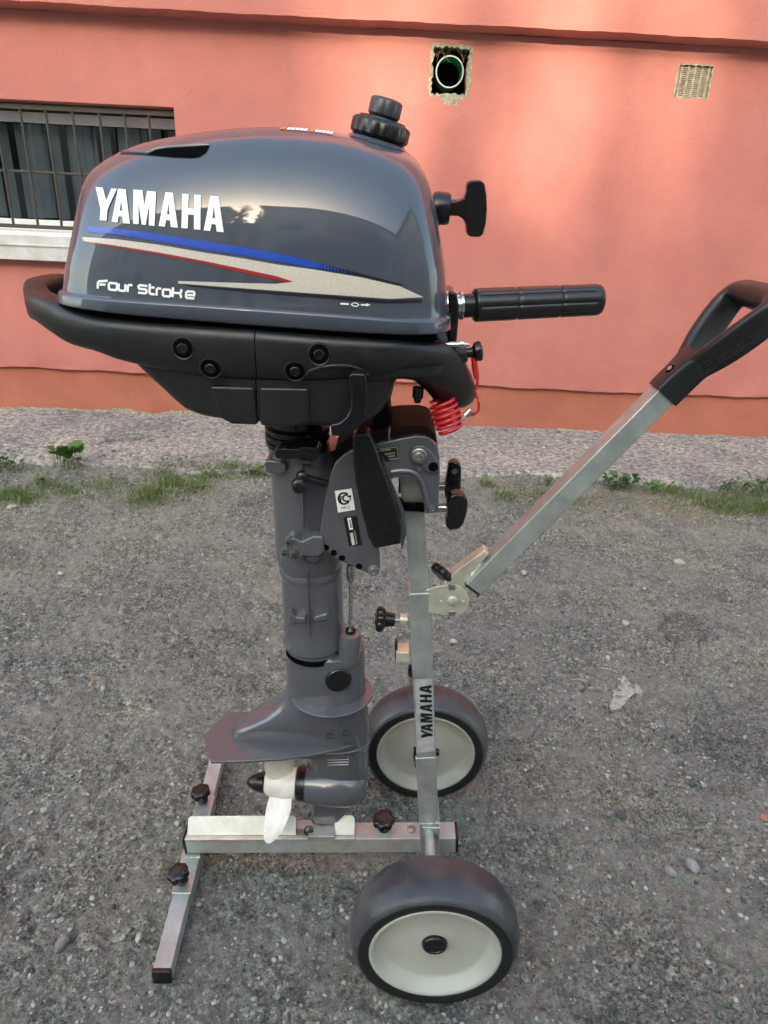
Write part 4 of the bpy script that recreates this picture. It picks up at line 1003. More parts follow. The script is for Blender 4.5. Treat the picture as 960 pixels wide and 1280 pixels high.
MB().add(*lathe(P(524, 585, CB), (0, -1, 0), [(0, .0032), (.002, .003), (.002, 0)], 14)).build('rivet', M['steel'], br)
MB().add(*lathe(P(539.5, 635.5, CB), (0, -1, 0), [(0, .0052), (.002, .005), (.002, .003), (.0008, .0028), (.0008, 0)], 18)).build('screw_head', M['steel'], br)
for (u, v) in ((407.5, 684.4), (417.2, 691), (427.5, 697.5), (448.8, 707.8)):
    MB().add(*lathe(P(u, v, CB), (0, -1, 0), [(-.002, .0042), (.0006, .0042), (.0006, 0)], 20)).build('tilt_hole', M['void'], br)
o_ = P(467, 712.5, CB)
MB().add(*lathe(o_, (0, -1, 0), [(-.004, .0075), (.002, .0075), (.0025, .0066), (.0025, .0048), (.006, .0046), (.006, .0026), (.0045, .0024), (.0045, 0)], 20)).build('end_bolt', M['steel'], br)
# certification label, data label, small caution plate
def quad_map(q):
    bl, br_, tr, tl = [Vector((*p, 0)) for p in q]
    return lambda x, y: tuple(((bl * (1 - x) + br_ * x) * (1 - y) + (tl * (1 - x) + tr * x) * y)[:2])
qa = quad_map([(422.5, 640.5), (444, 637), (439.5, 610.3), (418.5, 613.5)])
lab = decal('approval_label', [[qa(0, 0), qa(1, 0), qa(1, 1), qa(0, 1)]], M['white'], br, plane=CB, off=.0006)
def ring_poly(cx, cy, r0, r1, a0, a1, n=20, q=None, sx=1, sy=1):
    out = []
    for i in range(n):
        t = [a0 + (a1 - a0) * (i + k) / n for k in (0, 1)]
        c = [(cx + sx * r * math.cos(tt), cy + sy * r * math.sin(tt)) for r, tt in ((r0, t[0]), (r0, t[1]), (r1, t[1]), (r1, t[0]))]
        out.append([[q(*p) for p in c]])
    return out
mk = ring_poly(.47, .60, .27, .38, R(40), R(325), 24, qa, 1, .78) + ring_poly(.60, .60, .14, .235, R(50), R(310), 16, qa, 1, .78)
mk += [[[qa(.22, .46), qa(.30, .46), qa(.30, .74), qa(.22, .74)]], [[qa(.301, .74), qa(.42, .71), qa(.42, .60), qa(.301, .57), qa(.301, .61), qa(.35, .63), qa(.35, .68), qa(.301, .70)]]]
mk += [[[qa(.70, .62), qa(1 - .08, .62), qa(.92, .70), qa(.70, .70)]], [[qa(.79, .45), qa(.86, .45), qa(.86, .619), qa(.79, .619)]]]
decal('approval_mark', mk, M['black'], lab, plane=CB, off=.0009, step=40)
def bfont(txt, o, ux, uy, h, mt, name, par):
    cu = bpy.data.curves.new('t', 'FONT'); cu.body = txt; ob = bpy.data.objects.new('t', cu); COL.objects.link(ob)
    dg = bpy.context.evaluated_depsgraph_get(); me = ob.evaluated_get(dg).to_mesh(); vs = [Vector(o) + Vector(ux) * (v.co.x * h) + Vector(uy) * (v.co.y * h) for v in me.vertices]; fs_ = [tuple(p.vertices) for p in me.polygons]
    r_ = build(name, vs, fs_, mt, par, smooth=0); bpy.data.objects.remove(ob); bpy.data.curves.remove(cu); return r_
a = P(*qa(.2, .10), CB - .0009); b = P(*qa(.9, .10), CB - .0009); ux = (b - a).normalized(); uy = Vector((0, -1, 0)).cross(ux); uy = uy if uy.z > 0 else -uy
bfont('MP12', a, ux, uy, .0052, M['black'], 'label_text', lab)
qb = quad_map([(436.5, 682.5), (452.5, 681), (446, 645), (429.3, 646.5)])
dl = decal('data_label', [[qb(0, 0), qb(1, 0), qb(1, 1), qb(0, 1)]], M['black'], br, plane=CB, off=.0006)
decal('data_print', [[qb(.27, .56), qb(.55, .56), qb(.55, .97), qb(.27, .97)]], M['white'], dl, plane=CB, off=.0009)
M['gold'] = mat('gold_print', (.42, .38, .24), .4)
bl_ = [[ [qb(.60, .05), qb(.66, .05), qb(.66, .52), qb(.60, .52)] ]]
decal('data_lines', bl_, M['gold'], dl, plane=CB, off=.0009)
def letters_on(qm, mt, name, par, **k): return decal(name, [[[qm(x, y) for x, y in l] for l in g_] for g_ in LU], mt, par, **k)
letters_on(lambda x, y: qb(.48 - .24 * y + .0, .03 + .42 * x), M['white'], 'data_name', dl, plane=CB, off=.0009, step=40)
letters_on(lambda x, y: qb(.50 - .14 * y + .0, .62 + .29 * x), M['black'], 'data_number', dl, plane=CB, off=.0012, step=40)
qc = quad_map([(482.5, 576.5), (499, 574.5), (497.5, 557.5), (472, 560.5)])
cl_ = decal('caution_label', [[qc(0, 0), qc(1, 0), qc(1, 1), qc(0, 1)]], M['black'], br, plane=CB, off=.0006)
ln = []
for y0, xs_ in ((.74, (.08, .62)), (.44, (.2, .80)), (.24, (.3, .78)), (.02, (.30, .92))):
    n_ = 8
    for i in range(n_):
        a = xs_[0] + (xs_[1] - xs_[0]) * i / n_; b = a + (xs_[1] - xs_[0]) / n_ * .72; ln.append([[qc(a, y0 + .04), qc(b, y0 + .04), qc(b, y0 + .15), qc(a, y0 + .15)]])
ln += stroke([qc(.04, .97), qc(.94, .94), qc(.97, .06)], .6)
decal('caution_print', ln, M['gold'], cl_, plane=CB, off=.0009, step=40)
# black side cover
BCY = CB - .030
MB().add(*pprism([(440.5, 546), (445, 541.5), (461, 542), (466, 551), (483, 598), (499.5, 646), (502, 657), (501.5, 680.5), (467.5, 686.5), (460, 672), (452, 640), (445, 610), (441.5, 582)], BCY, .028)).build('bracket_cover', M['plastic2'], mot, bevel=.0035, seg=3)
MB().add(*pprism([(466, 556), (472, 560), (506, 640), (508, 668), (502, 690), (498, 660), (483, 604)], CB - .004, .003)).build('cover_edge', M['grey'], mot, bevel=.001)
# swivel bracket between the two clamp arms, glossy top that mirrors the wall
a, b = P(436, 560, CB + .012), P(547, 553, CB + .012)
def sbox(ul, ur, vt, vb, y0, y1, name, mt, bev=.004):
    a = P(ul, vt, y0); b = P(ur, vt, y0); c = P(ur, vb, y0); d = P(ul, vb, y0)
    return MB().add(*prism([a, b, c, d], y1 - y0)).build(name, mt, mot, bevel=bev, seg=3)
MB().add(*prism([P(u, v, CB + .011) for u, v in [(418, 560), (440, 545), (470, 538), (500, 534.5), (526, 534), (538, 537), (545, 545), (547.5, 560), (548, 600), (546, 640), (534, 640), (528, 612), (515, 598), (490, 594), (430, 600)]], .100)).build('swivel_bracket', M['gloss'], mot, bevel=.004, seg=3)
MB().add(*prism([P(u, v, CB + .03) for u, v in [(462, 545), (466, 522), (480, 512), (487, 508), (489, 530), (490, 548)]], .07)).build('bracket_horn', M['gloss'], mot, bevel=.003)
MB().add(*tube([P(486, 548, CB + .010), P(487, 536, CB + .010), P(487, 519, CB + .09)], .0012, 6)).build('bracket_seam', M['steel'], mot)
q = [P(u, v, CB + .0105) + Vector((0, 0, .0)) for u, v in [(0, 0)]] if False else None
# clamp screws
for k_, (yy, name_) in enumerate(((CB + .022, 'near'), (CB + .088, 'far'))):
    dv = 0 if k_ == 0 else -0
    z_ = P(520, 634.5, CB + .02).z + (0 if k_ == 0 else .002)
    x0, x1, x2 = P(504, 634, CB + .02).x, P(531, 634, CB + .02).x, P(563, 628, CB + .02).x
    th = MB(); prof = []; n_ = 60
    for i in range(n_): prof.append((i * (x1 - x0) / n_, .0062 + (.0007 if i % 2 else -.0003)))
    th.add(*lathe((x0, yy, z_), (1, 0, 0), prof, 20)); th.add(*lathe((x0, yy, z_), (-1, 0, 0), [(0, .009), (.004, .012), (.006, .012), (.006, 0)], 24)); scr = th.build('clamp_screw', M['plastic2'], mot)
    prof = [(i * .0009, .0058 + (.0006 if i % 2 else -.0004)) for i in range(int((x2 - x1) / .0009))]
    MB().add(*lathe((x1 + .012, yy, z_), (1, 0, .05), prof, 20)).build('screw_thread', M['chrome'], scr)
# screw handles: near one hangs down, far one points up
MB().add(*pprism([(558, 632), (562, 620), (572, 617.5), (580, 619), (585, 627), (584.5, 640), (580, 655), (575, 662), (563, 664), (557.5, 660), (557, 652), (561, 642)], CB + .012, .020)).build('clamp_handle', M['plastic2'], mot, bevel=.004, seg=3)
MB().add(*pprism([(560, 588), (561, 581), (566, 577.5), (572, 578), (576.5, 583), (577, 592), (576, 612), (572, 624), (560, 628), (556, 622), (557, 606)], CB + .080, .018)).build('clamp_handle', M['plastic2'], mot, bevel=.004, seg=3)
MB().add(*lathe(P(568, 589, CB + .078), (0, -1, 0), [(0, .004), (.002, .0038), (.002, 0)], 16)).build('handle_pin', M['steel'], mot)

# ---- red coiled kill cord: hangs on the switch, a thing of its own
kc = thing('kill_cord', 'red coiled cord hanging from the front of the motor', 'safety cord', tuple(P(557, 540, D - .06)))
c_top, c_bot = P(552, 499, D - .06), P(563, 538, D - .065); n_t = 6; pts_ = []
axd = (c_bot - c_top).normalized(); a, b = frame_for(axd)
for i in range(n_t * 22 + 1):
    t = i / (n_t * 22); th = t * n_t * 2 * PI; rr = .0125 + .0035 * math.sin(t * PI) 
    pts_.append(c_top + (c_bot - c_top) * t + (a * math.cos(th) + b * math.sin(th)) * rr)
MB().add(*tube(pts_, .0024, 8)).build('coil', M['redcord'], kc, smooth=80)
strap = smoothpx([P(u, v, D - .05) for u, v in [(591, 449), (596, 460), (597, 475), (595, 490)]] + [P(u, v, D - .065) for u, v in [(598, 500), (598, 512), (592, 518), (584, 519)]], 6, False)
MB().add(*tube(strap, .0016, 8)).build('cord_loop', M['redcord'], kc, smooth=80)
MB().add(*tube([P(592, 447, D - .051), P(594, 462, D - .051), P(595, 474, D - .051)], [.0032, .0036, .002], 10)).build('key_tab', M['redcord'], kc, smooth=80)
MB().add(*tube(smoothpx([P(u, v, D - .07) for u, v in [(566, 532), (574, 527), (582, 520), (588, 513)]], 5, False), [.0018] * 16, 8)).add(*tube([P(582, 519.5, D - .07), P(589, 512.5, D - .07)], .0042, 10)).build('snap_hook', M['chrome'], kc)

# ================================================================== THE WHEELED STAND
tr = thing('motor_stand', 'galvanised two-wheeled trolley stand with angled pull handle, carrying the motor', 'trolley', (.105, D, 0))
PY = D - .012
def tb(u0, v0, u1, v1, Y, w_, name, mt, Y1=None, bev=.0018, up=(0, 1, 0), par=None, h=None):
    a = P(u0, v0, Y); b = P(u1, v1, Y if Y1 is None else Y1); return MB().add(*beam(a, b, w_, h or w_, up)).build(name, mt, par or tr, bevel=bev)
# upright: thin inner tube above, thicker sleeve, thicker still below
post = tb(515, 588, 525.5, 745, PY, .0265, 'upright_tube', M['galv'])
tb(524, 735, 532.5, 941, PY, .0305, 'sleeve', M['galv'])
tb(531.5, 938, 538.5, 1068, PY, .0325, 'lower_upright', M['galv'])
MB().add(*prism([P(u, v, PY - .02) for u, v in [(499, 590), (536, 590), (540, 640), (503, 640)]], .012)).build('clamp_board', M['galv'], tr, bevel=.001)
# stickers with black lettering on the sleeve
yf = PY - .0154
st = decal('clear_sticker', [[(518.5, 849), (540, 848), (543.5, 939), (521.5, 941)]], M['sticker'], tr, plane=yf, off=.0003)
stq = quad_map([(540.5, 921), (539.3, 856), (524.5, 857), (526.5, 922)])
letters_on(lambda x, y: stq(x, y), M['black'], 'sticker_lettering', st, plane=yf, off=.0006, step=40)
# weld beads
def weld(p, q, name='weld_bead', r_=.0022, n=9):
    mb = MB(); p = Vector(p); q = Vector(q)
    for i in range(n):
        c = p + (q - p) * (i + .5) / n; v, f = ico_v
        mb.add([c + Vector(x) * r_ * random.uniform(.7, 1.2) for x in v], f)
    mb.build(name, M['zinc'], tr)
_v, _f = ico(1); ico_v = ([tuple(x) for x in _v], [tuple(int(i) for i in x) for x in _f])
weld(P(523, 1030, PY - .018), P(551, 1029, PY - .018))
weld(P(534.5, 735, PY - .012), P(538.5, 766, PY - .012), r_=.0028)
weld(P(232, 1072, PY - .02), P(250, 1072, PY - .02), r_=.0028, n=6)
# long bottom tube
BARF = D - .020
ba, bb2 = P(232, 1058.5, BARF), P(570, 1057, BARF)
ctr_off = Vector((0, .0175, 0))
MB().add(*beam(ba + ctr_off, bb2 + ctr_off, .034, .035, (0, 1, 0))).build('bottom_bar', M['rusty'], tr, bevel=.002)
dirb = (bb2 - ba).normalized()
for o_, d_ in ((ba, -1), (bb2, 1)):
    c = o_ + ctr_off; MB().add(*beam(c + dirb * d_ * .0002, c + dirb * d_ * .004, .0355, .0365, (0, 1, 0))).build('end_cap', M['plastic2'], tr, bevel=.0015)
upb = Vector((-dirb.z, 0, dirb.x))
# bright angle section on the bar, notched where the skeg sits
def on_bar(u, y, h):   # point above bar: u measured along, y depth offset from the near face, h height over the bar top
    k = (u - 232) / (570 - 232); return ba + (bb2 - ba) * k + Vector((0, y, 0)) + upb * (.017 + h)
def barbox(u0, u1, y0, y1, h0, h1): return rings([[on_bar(u0, y0, h), on_bar(u1, y0, h), on_bar(u1, y1, h), on_bar(u0, y1, h)] for h in (h0, h1)])
ang = MB().add(*barbox(234, 445, -.0045, .003, .003, .006)); ang.build('angle_ledge', M['zinc'], tr, bevel=.0008)
def flat_plate(u0, u1, name):
    pts_ = [(u0, 0), (u1, 0), (u1, .85), (u1 - 2, .96), (u1 - 5, 1), (u0 + 5, 1), (u0 + 2, .96), (u0, .85)]
    return MB().add(*rings([[on_bar(u, .003 + .019 * k + dy, .006 + .025 * k + dh) for u, k in pts_] for dy, dh in ((0, 0), (.0024, -.0018))])).build(name, M['pale'], tr, bevel=.0008)
flat_plate(236, 372, 'bright_plate'); flat_plate(420, 445, 'bright_plate')
MB().add(*barbox(237, 371, .012, .028, .0, .006)).build('plate_packer', M['steel'], tr)
MB().add(*barbox(421, 444, .012, .028, .0, .006)).build('plate_packer', M['steel'], tr)
MB().add(*barbox(372, 420, .012, .030, .0062, .012)).build('skeg_seat', M['rusty'], tr, bevel=.001)
MB().add(*barbox(388, 421, -.006, .010, .0062, .014)).build('seat_lip', M['galv'], tr, bevel=.001)
MB().add(*lathe(on_bar(388, .008, .012), (0, -1, .9), [(0, .008), (.006, .008), (.007, .005), (.007, 0)], 24)).build('seat_stop', M['plastic2'], tr)
for u in (248, 430): MB().add(*barbox(u, u + 5, -.003, .004, -.001, .0028)).build('spot_weld', M['zinc'], tr)
MB().add(*lathe(on_bar(515, .018, 0), upb, [(0, .0075), (.002, .0075), (.003, .005), (.003, 0)], 20)).build('bar_screw', M['steel'], tr)
# cross foot lying on the ground
FZ = .0165
xf0, xf1 = -.2975, -.318
def fp(y, z=FZ): return Vector((xf0 + (xf1 - xf0) * (y - .63) / .44, y, z))
MB().add(*beam(fp(.632), fp(1.07), .027, .027, (0, 0, 1))).build('cross_foot', M['rusty'], tr, bevel=.0018)
MB().add(*beam(fp(.752), fp(.955), .0325, .0325, (0, 0, 1))).build('foot_sleeve', M['galv'], tr, bevel=.0018)
for a, b in ((.6275, .6345), (1.067, 1.0735)): MB().add(*beam(fp(a), fp(b), .0285, .0285, (0, 0, 1))).build('end_cap', M['plastic2'], tr, bevel=.0015)
def knob(o_, axis, name='star_knob', r_=.0175, stem=.02, h=.016):
    axis = Vector(axis).normalized()
    k_ = MB().add(*star(o_, axis, r_ - .0008, .0013, 7, 0, h, n=84, round_=.004, power=1)).build(name, M['plastic2'], tr, smooth=42)
    MB().add(*lathe(o_, axis, [(-.014, .0095), (-.002, .011), (0, .011)], 24)).build('knob_collar', M['plastic2'], k_)
    MB().add(*lathe(o_, axis, [(-stem - .014, .004), (-.014, .004)], 14)).build('knob_stem', M['steel'], k_)
    MB().add(*lathe(o_, axis, [(h - .0005, .0085), (h + .0012, .008), (h + .0014, 0)], 24)).build('knob_centre', M['plastic'], k_)
    return k_
knob(fp(.768, .052) + Vector((-.004, 0, 0)), (-.25, -.15, 1)); knob(fp(.935, .052) + Vector((-.004, 0, 0)), (-.15, 0, 1))
knob(on_bar(481, .018, .016), upb + Vector((0, -.1, 0)), r_=.0185)
# knob on the sleeve, horizontal
ko = P(481, 774, PY); knob(ko, (-1, -.05, .06), r_=.0185, stem=.02, h=.013)
MB().add(*lathe(P(500, 774, PY), (1, 0, 0), [(0, .0085), (.010, .0085)], 24)).build('threaded_boss', M['zinc'], tr)
# clips on the back of the upright
MB().add(*pprism([(495, 816), (512, 815.5), (513, 828), (495, 828)], PY - .012, .024)).build('stop_bracket', M['zinc'], tr, bevel=.001)
MB().add(*pprism([(493.5, 803), (497, 804), (497, 825), (493.5, 824)], PY - .006, .010)).build('bracket_rubber', M['plastic2'], tr, bevel=.001)
for v in (843, 946):
    k_ = 0 if v == 843 else 6.5
    MB().add(*tube([P(512.5 + k_, v - 12, PY - .005), P(512.5 + k_, v - 2, PY - .008), P(514 + k_, v + 13, PY - .005)], [.0025, .0032, .002], 8)).build('spring_clip', M['plastic2'], tr)
MB().add(*tube([P(513, 846, PY - .010), P(514, 856, PY - .010)], .0022, 8)).build('clip_pin', M['chrome'], tr)
MB().add(*lathe(P(545, 940, PY), (1, 0, 0), [(0, .006), (.005, .005), (.005, 0)], 16)).build('side_button', M['plastic2'], tr)
# hinge for the handle
HY = PY - .016
MB().add(*pprism([(536, 737), (545, 733.5), (561, 731.5), (572, 732), (582, 738), (587, 748), (586, 760), (578, 768), (566, 770), (550, 768.5), (536, 766)], HY, .003)).build('hinge_plate', M['zinc'], tr, bevel=.0008)
MB().add(*pprism([(536, 737), (545, 733.5), (561, 731.5), (572, 732), (582, 738), (587, 748), (586, 760), (578, 768), (566, 770), (550, 768.5), (536, 766)], HY + .028, .003)).build('hinge_plate', M['zinc'], tr, bevel=.0008)
MB().add(*pprism([(552, 736), (556, 728), (570, 714), (606, 688), (612, 693), (594, 712), (583, 730), (580, 745), (560, 748)], HY + .006, .020)).build('hinge_arm', M['zinc'], tr, bevel=.002)
MB().add(*lathe(P(565.5, 751, HY), (0, -1, 0), [(0, .0075), (.002, .0072), (.0035, .005), (.004, 0)], 28)).build('rivet', M['zinc'], tr)
for (u, v) in ((551, 752), (579, 752)): MB().add(*lathe(P(u, v, HY), (0, -1, 0), [(0, .002), (.0012, .0012), (.0012, 0)], 10)).build('dimple', M['zinc'], tr)
for q in ([(560, 731), (569.5, 731), (569, 738), (561, 738)], [(561, 764.5), (570, 764), (570, 769.5), (561, 770)]): MB().add(*pprism(q, HY - .001, .003)).build('hinge_tab', M['steel'], tr, bevel=.0005)
kk = P(552, 717, HY + .02); MB().add(*star(kk, (.5, .4, .5), .0175, .0014, 6, -.005, .007, n=72, round_=.003)).build('hinge_knob', M['plastic2'], tr, smooth=42)
# handle tube
HT = PY - .004
ha, hb = P(590.5, 731, HT), P(831, 490, HT); hd = (hb - ha).normalized()
MB().add(*beam(ha, hb, .0275, .0275, (0, 1, 0))).build('handle_tube', M['galv'], tr, bevel=.0018)
MB().add(*beam(ha - hd * .003, ha + hd * .0005, .026, .026, (0, 1, 0))).build('tube_plug', M['plastic2'], tr, bevel=.001)
wq = Vector((hd.z, 0, -hd.x)) * -1
weld(ha + hd * .012 + wq * .014 + Vector((0, -.006, 0)), ha + hd * .036 + wq * .014 + Vector((0, .0, 0)), r_=.003, n=8)
# D grip: socket, two arms, cross bar; built as one moulded piece
nrm = Vector((-hd.z, 0, hd.x))      # square to the loop plane
yv = Vector((0, 1, 0)); g0v = ha + hd * ((hb - ha).length - .004)
def rrect(c, ax1, r1, ax2, r2, n=28, e=4.0):
    return [c + ax1 * (r1 * math.copysign(abs(math.cos(t)) ** (2 / e), math.cos(t))) + ax2 * (r2 * math.copysign(abs(math.sin(t)) ** (2 / e), math.sin(t))) for t in [2 * PI * j / n for j in range(n)]]
grip = MB()
grip.add(*rings([rrect(g0v + hd * h, yv, a, nrm, b, 32, e) for h, a, b, e in ((0, .0175, .0175, 7), (.004, .0178, .0178, 7), (.018, .0180, .0178, 7), (.030, .0190, .0175, 6), (.042, .0225, .0172, 5), (.053, .0270, .0170, 5), (.060, .0300, .0168, 4))]))
half = [(.034, -.006), (.046, -.0135), (.058, -.0215), (.075, -.0315), (.098, -.0420), (.120, -.0500), (.134, -.0520), (.143, -.0465), (.1465, -.036), (.147, -.018)]
loop = half + [(.147, 0)] + [(a, -b) for a, b in half[::-1]]
lp = smoothpx([Vector((a, b, 0)) for a, b in loop], 4, False); rs = []
for i, p in enumerate(lp):
    d = (lp[min(i + 1, len(lp) - 1)] - lp[max(i - 1, 0)]).normalized(); c = g0v + hd * p.x + yv * p.y; side = hd * (-d.y) + yv * d.x
    k = min(1, max(0, (p.x - .130) / .016)); th_ = .0078 * (1 - k) + .0155 * k; ht = (.0165 + .0022 * math.sin(PI * min(1, max(0, (p.x - .05) / .09)))) * (1 - k) + .0155 * k
    rs.append(rrect(c, side, th_, nrm, ht, 28, 3.6 * (1 - k) + 2.0 * k))
lv_, lf_ = rings(rs); grip.add(lv_, lf_); gob = grip.build('d_grip', M['plastic'], tr, smooth=45)
grip_bvh = BVHTree.FromPolygons([tuple(x) for x in grip.v], grip.f)
def z6(pts): return [(810 + x / 6.4, 340 + y / 6.4) for x, y in pts]
gq = quad_map(z6([(572, 728), (1010, 462), (990, 395), (548, 690)])[0:4])
def emboss(x, y):
    return gq(x, y)
M['moulded'] = mat('lighter_raised_plastic', (.06, .06, .06), .45)  # lighter than the grip so the raised lettering stands out
# raised outline lettering on the near arm
out_l = []
for g_ in LU:
    for l in g_[:1]: out_l += stroke([emboss(*p) for p in l], .55, True)
decal('moulded_lettering', out_l, M['moulded'], gob, bvh=grip_bvh, off=.0009, step=40)
bq = z6([(405, 735), (475, 700), (520, 730), (535, 760), (470, 805), (425, 812), (408, 780)])
decal('moulded_emblem', stroke(bq, .7, True) + stroke(z6([(450, 720), (470, 750), (505, 725)]), .6) + stroke(z6([(470, 750), (482, 785)]), .6), M['moulded'], gob, bvh=grip_bvh, off=.0009, step=40)
l, n_ = surf(837.8, 461, grip_bvh)
if l:
    MB().add(*lathe(l - n_ * .001, n_, [(0, .0058), (.0013, .0058), (.0013, 0)], 20)).build('screw_recess', M['void'], gob)
    MB().add(*lathe(l - n_ * .001, n_, [(.001, .0036), (.0026, .0034), (.0026, .0016), (.0018, .0014), (.0018, 0)], 18)).build('grip_screw', M['chrome'], gob)

# ---- wheels
def wheel(cx, cy, near):
    s = -1 if near else 1     # the hub-cap side
    RT = .1225; z0 = .1215
    prof = [(-.036, .094), (-.0375, .098), (-.0385, .104), (-.037, .110), (-.031, .1155), (-.020, .1195), (-.008, .1222), (.008, .1222), (.020, .1195), (.031, .1155), (.037, .110), (.0385, .104), (.0375, .098), (.036, .094)]
    o_ = Vector((cx, cy, z0)); ax_ = (0, 1, 0)
    out = []
    v, f = lathe(o_, ax_, smooth_prof(prof), 96); f = f[:-2]; v2, f2 = lathe(o_, ax_, [(-.036, .094), (-.030, .090), (.030, .090), (.036, .094)], 96); f2 = f2[:-2]
    w_ = MB().add(v, f).add(v2, f2).build('wheel', M['tyre'], tr, smooth=60)
    for sd in (-1, 1):
        # clean black sidewall ring
        vv_, ff_ = lathe(o_, (0, sd, 0), [(.0362, .0945), (.0380, .0980), (.0391, .1040), (.0380, .1085)], 96); MB().add(vv_, ff_[:-2]).build('sidewall', M['tyreblack'], w_, smooth=60)
        rp_ = [(.0345, .0938), (.0368, .0925), (.0372, .0905), (.0362, .0880), (.0335, .0862), (.0300, .0850), (.0200, .0790), (.0180, .0765), (.0172, .0730), (.0185, .0300), (.0190, .0275), (.0190, .001)]
        rm = MB().add(*(lambda vf: (vf[0], vf[1][:-2]))(lathe(o_, (0, sd, 0), rp_, 96))).build('rim', M['rim'], w_, smooth=35)
        if (sd == -1) == near:
            cp = MB().add(*lathe(o_, (0, sd, 0), [(.0180, .0185), (.0225, .0180), (.0245, .0165), (.0245, .0135), (.0235, .0128), (.0233, .001)], 48)).build('hub_cap', M['plastic2'], w_, smooth=35)
        else:
            MB().add(*lathe(o_, (0, sd, 0), [(.017, .0165), (.034, .0150), (.034, .008), (.060, .008)], 32)).build('axle_boss', M['plastic2'], w_, smooth=35)
    return w_
def smooth_prof(p): return [(q.x, q.y) for q in smoothpx([Vector((a, b, 0)) for a, b in p], 3, False)]
wn_ = wheel(.101, .650, True); wf_ = wheel(.101, 1.028, False)
# hub-cap print: two short lines of raised letters
cap = [c for c in wn_.children if c.name.startswith('hub_cap')][0]
bfont('MOTORS', Vector((.101 - .0125, .650 - .0238, .1215 - .003)), (1, 0, .03), (-.03, 0, 1), .0068, M['greyd'], 'cap_lettering', cap)
MB().add(*tube([(.101, .690, .1215), (.101, .988, .1215)], .008, 20)).build('axle', M['galv'], tr)
MB().add(*beam((.103, D - .03, .1215), (.103, D + .03, .1215), .030, .030, (0, 0, 1))).build('axle_block', M['galv'], tr, bevel=.002)
for sx in (-.012, .012): MB().add(*box(.101 + sx - .003, .101 + sx + .003, .978, .992, .088, .125)).build('axle_clip', M['plastic2'], tr, bevel=.001)

# ================================================================== PLANTS ALONG THE APRON
def leafshape(base, dirv, up, L, W, lobes=0, bend=.4, n=6):
    """a folded leaf: two rows of quads either side of a midrib"""
    base = Vector(base); d = Vector(dirv).normalized(); s = d.cross(Vector(up)).normalized(); u = s.cross(d).normalized(); V_ = []; F_ = []
    for i in range(n + 1):
        t = i / n; c = base + d * (L * (t - .12 * bend * t * t)) + u * (L * (.18 * math.sin(t * PI * .7) - bend * .45 * t * t))
        w_ = W / 2 * (math.sin(PI * min(1, t * .92 + .08)) ** .75)
        if lobes: w_ *= .72 + .42 * abs(math.sin(t * PI * lobes))
        V_ += [c - s * w_ + u * w_ * .25, c, c + s * w_ + u * w_ * .25]
    for i in range(n):
        for k in (0, 1): F_.append((i * 3 + k, i * 3 + k + 1, i * 3 + k + 4, i * 3 + k + 3))
    return V_, F_
def weed(u, v, name, label, cat, h, nl, lw, mt, seed, spread=.6, lobes=0, stem=True, group=None, z0=.012, wide=1.0, part='leaf'):
    r = random.Random(seed); q = G(u, v, z0); t_ = thing(name, label, cat, tuple(q), group)
    for i in range(nl):
        a = r.uniform(0, 2 * PI); tilt = r.uniform(.15, spread); L = h * r.uniform(.55, 1.0) * .75
        off = Vector((r.gauss(0, .012 * wide * (h / .1) * 1.6), r.gauss(0, .008), 0)); d = Vector((math.cos(a) * math.sin(tilt * 1.4), math.sin(a) * math.sin(tilt * 1.4) * .7, math.cos(tilt * 1.4)))
        base = q + off; mb = MB()
        if stem:
            top = base + d * (h * r.uniform(.25, .6)); mb.add(*tube([base - Vector((0, 0, .005)), (base + top) / 2 + Vector((0, 0, .003)), top], [.0014, .0012, .0008], 5))
        else: top = base
        d2 = (d + Vector((math.cos(a), math.sin(a), 0)) * .5).normalized()
        v_, f_ = leafshape(top, d2, (0, 0, 1) if abs(d2.z) < .9 else (math.cos(a), math.sin(a), 0), L * (.55 if stem else 1), lw * r.uniform(.7, 1.2), lobes, r.uniform(.2, .9)); mb.add(v_, f_)
        mb.build(part, mt, t_, smooth=60)
    return t_
weed(83, 583, 'weed', 'bright green lobed weed growing alone on the pale grit, left of the motor', 'weed', .135, 24, .045, M['leaf'], 1, .5, 3)
weed(6, 584, 'weed', 'dark green weed cut off by the left edge of the picture', 'weed', .085, 20, .030, M['leafdark'], 2, .95, 3)
weed(607, 606, 'grass_tuft', 'narrow-bladed bright grass tuft between the motor and the pull handle', 'grass tuft', .075, 34, .006, M['grass'], 3, .8, 0, False, part='blade')
weed(685, 606, 'weed', 'tiny dark sprout with round leaves just left of the handle tube', 'weed', .05, 9, .024, M['leafdark'], 4, .7)
weed(772, 608, 'weed', 'broad-leaved dark green weed spreading in the pavement joint right of the handle tube', 'weed', .09, 34, .036, M['leafdark'], 5, .95, 0, wide=2.2)
weed(818, 612, 'weed', 'low small-leaved green weed hugging the broad-leaved one on its right', 'weed', .055, 30, .016, M['leaf'], 6, .9, 0, wide=2.0)
weed(957, 615, 'weed', 'tall sprawling weed at the right edge of the picture', 'weed', .12, 36, .018, M['leaf'], 7, .75, 0, wide=1.6)
weed(912, 612, 'weed', 'thin branching weed with tiny leaves against the concrete, second from the right edge', 'weed', .075, 22, .012, M['leafdark'], 8, .8, 0, wide=2.0)
weed(50, 601, 'grass_tuft', 'short grass tuft below and left of the bright lobed weed', 'grass tuft', .045, 30, .005, M['grass'], 9, .9, 0, False, part='blade')
weed(320, 590, 'grass_tuft', 'green grass tuft just left of the motor leg', 'grass tuft', .05, 34, .006, M['grass'], 10, .9, 0, False, wide=2, part='blade')
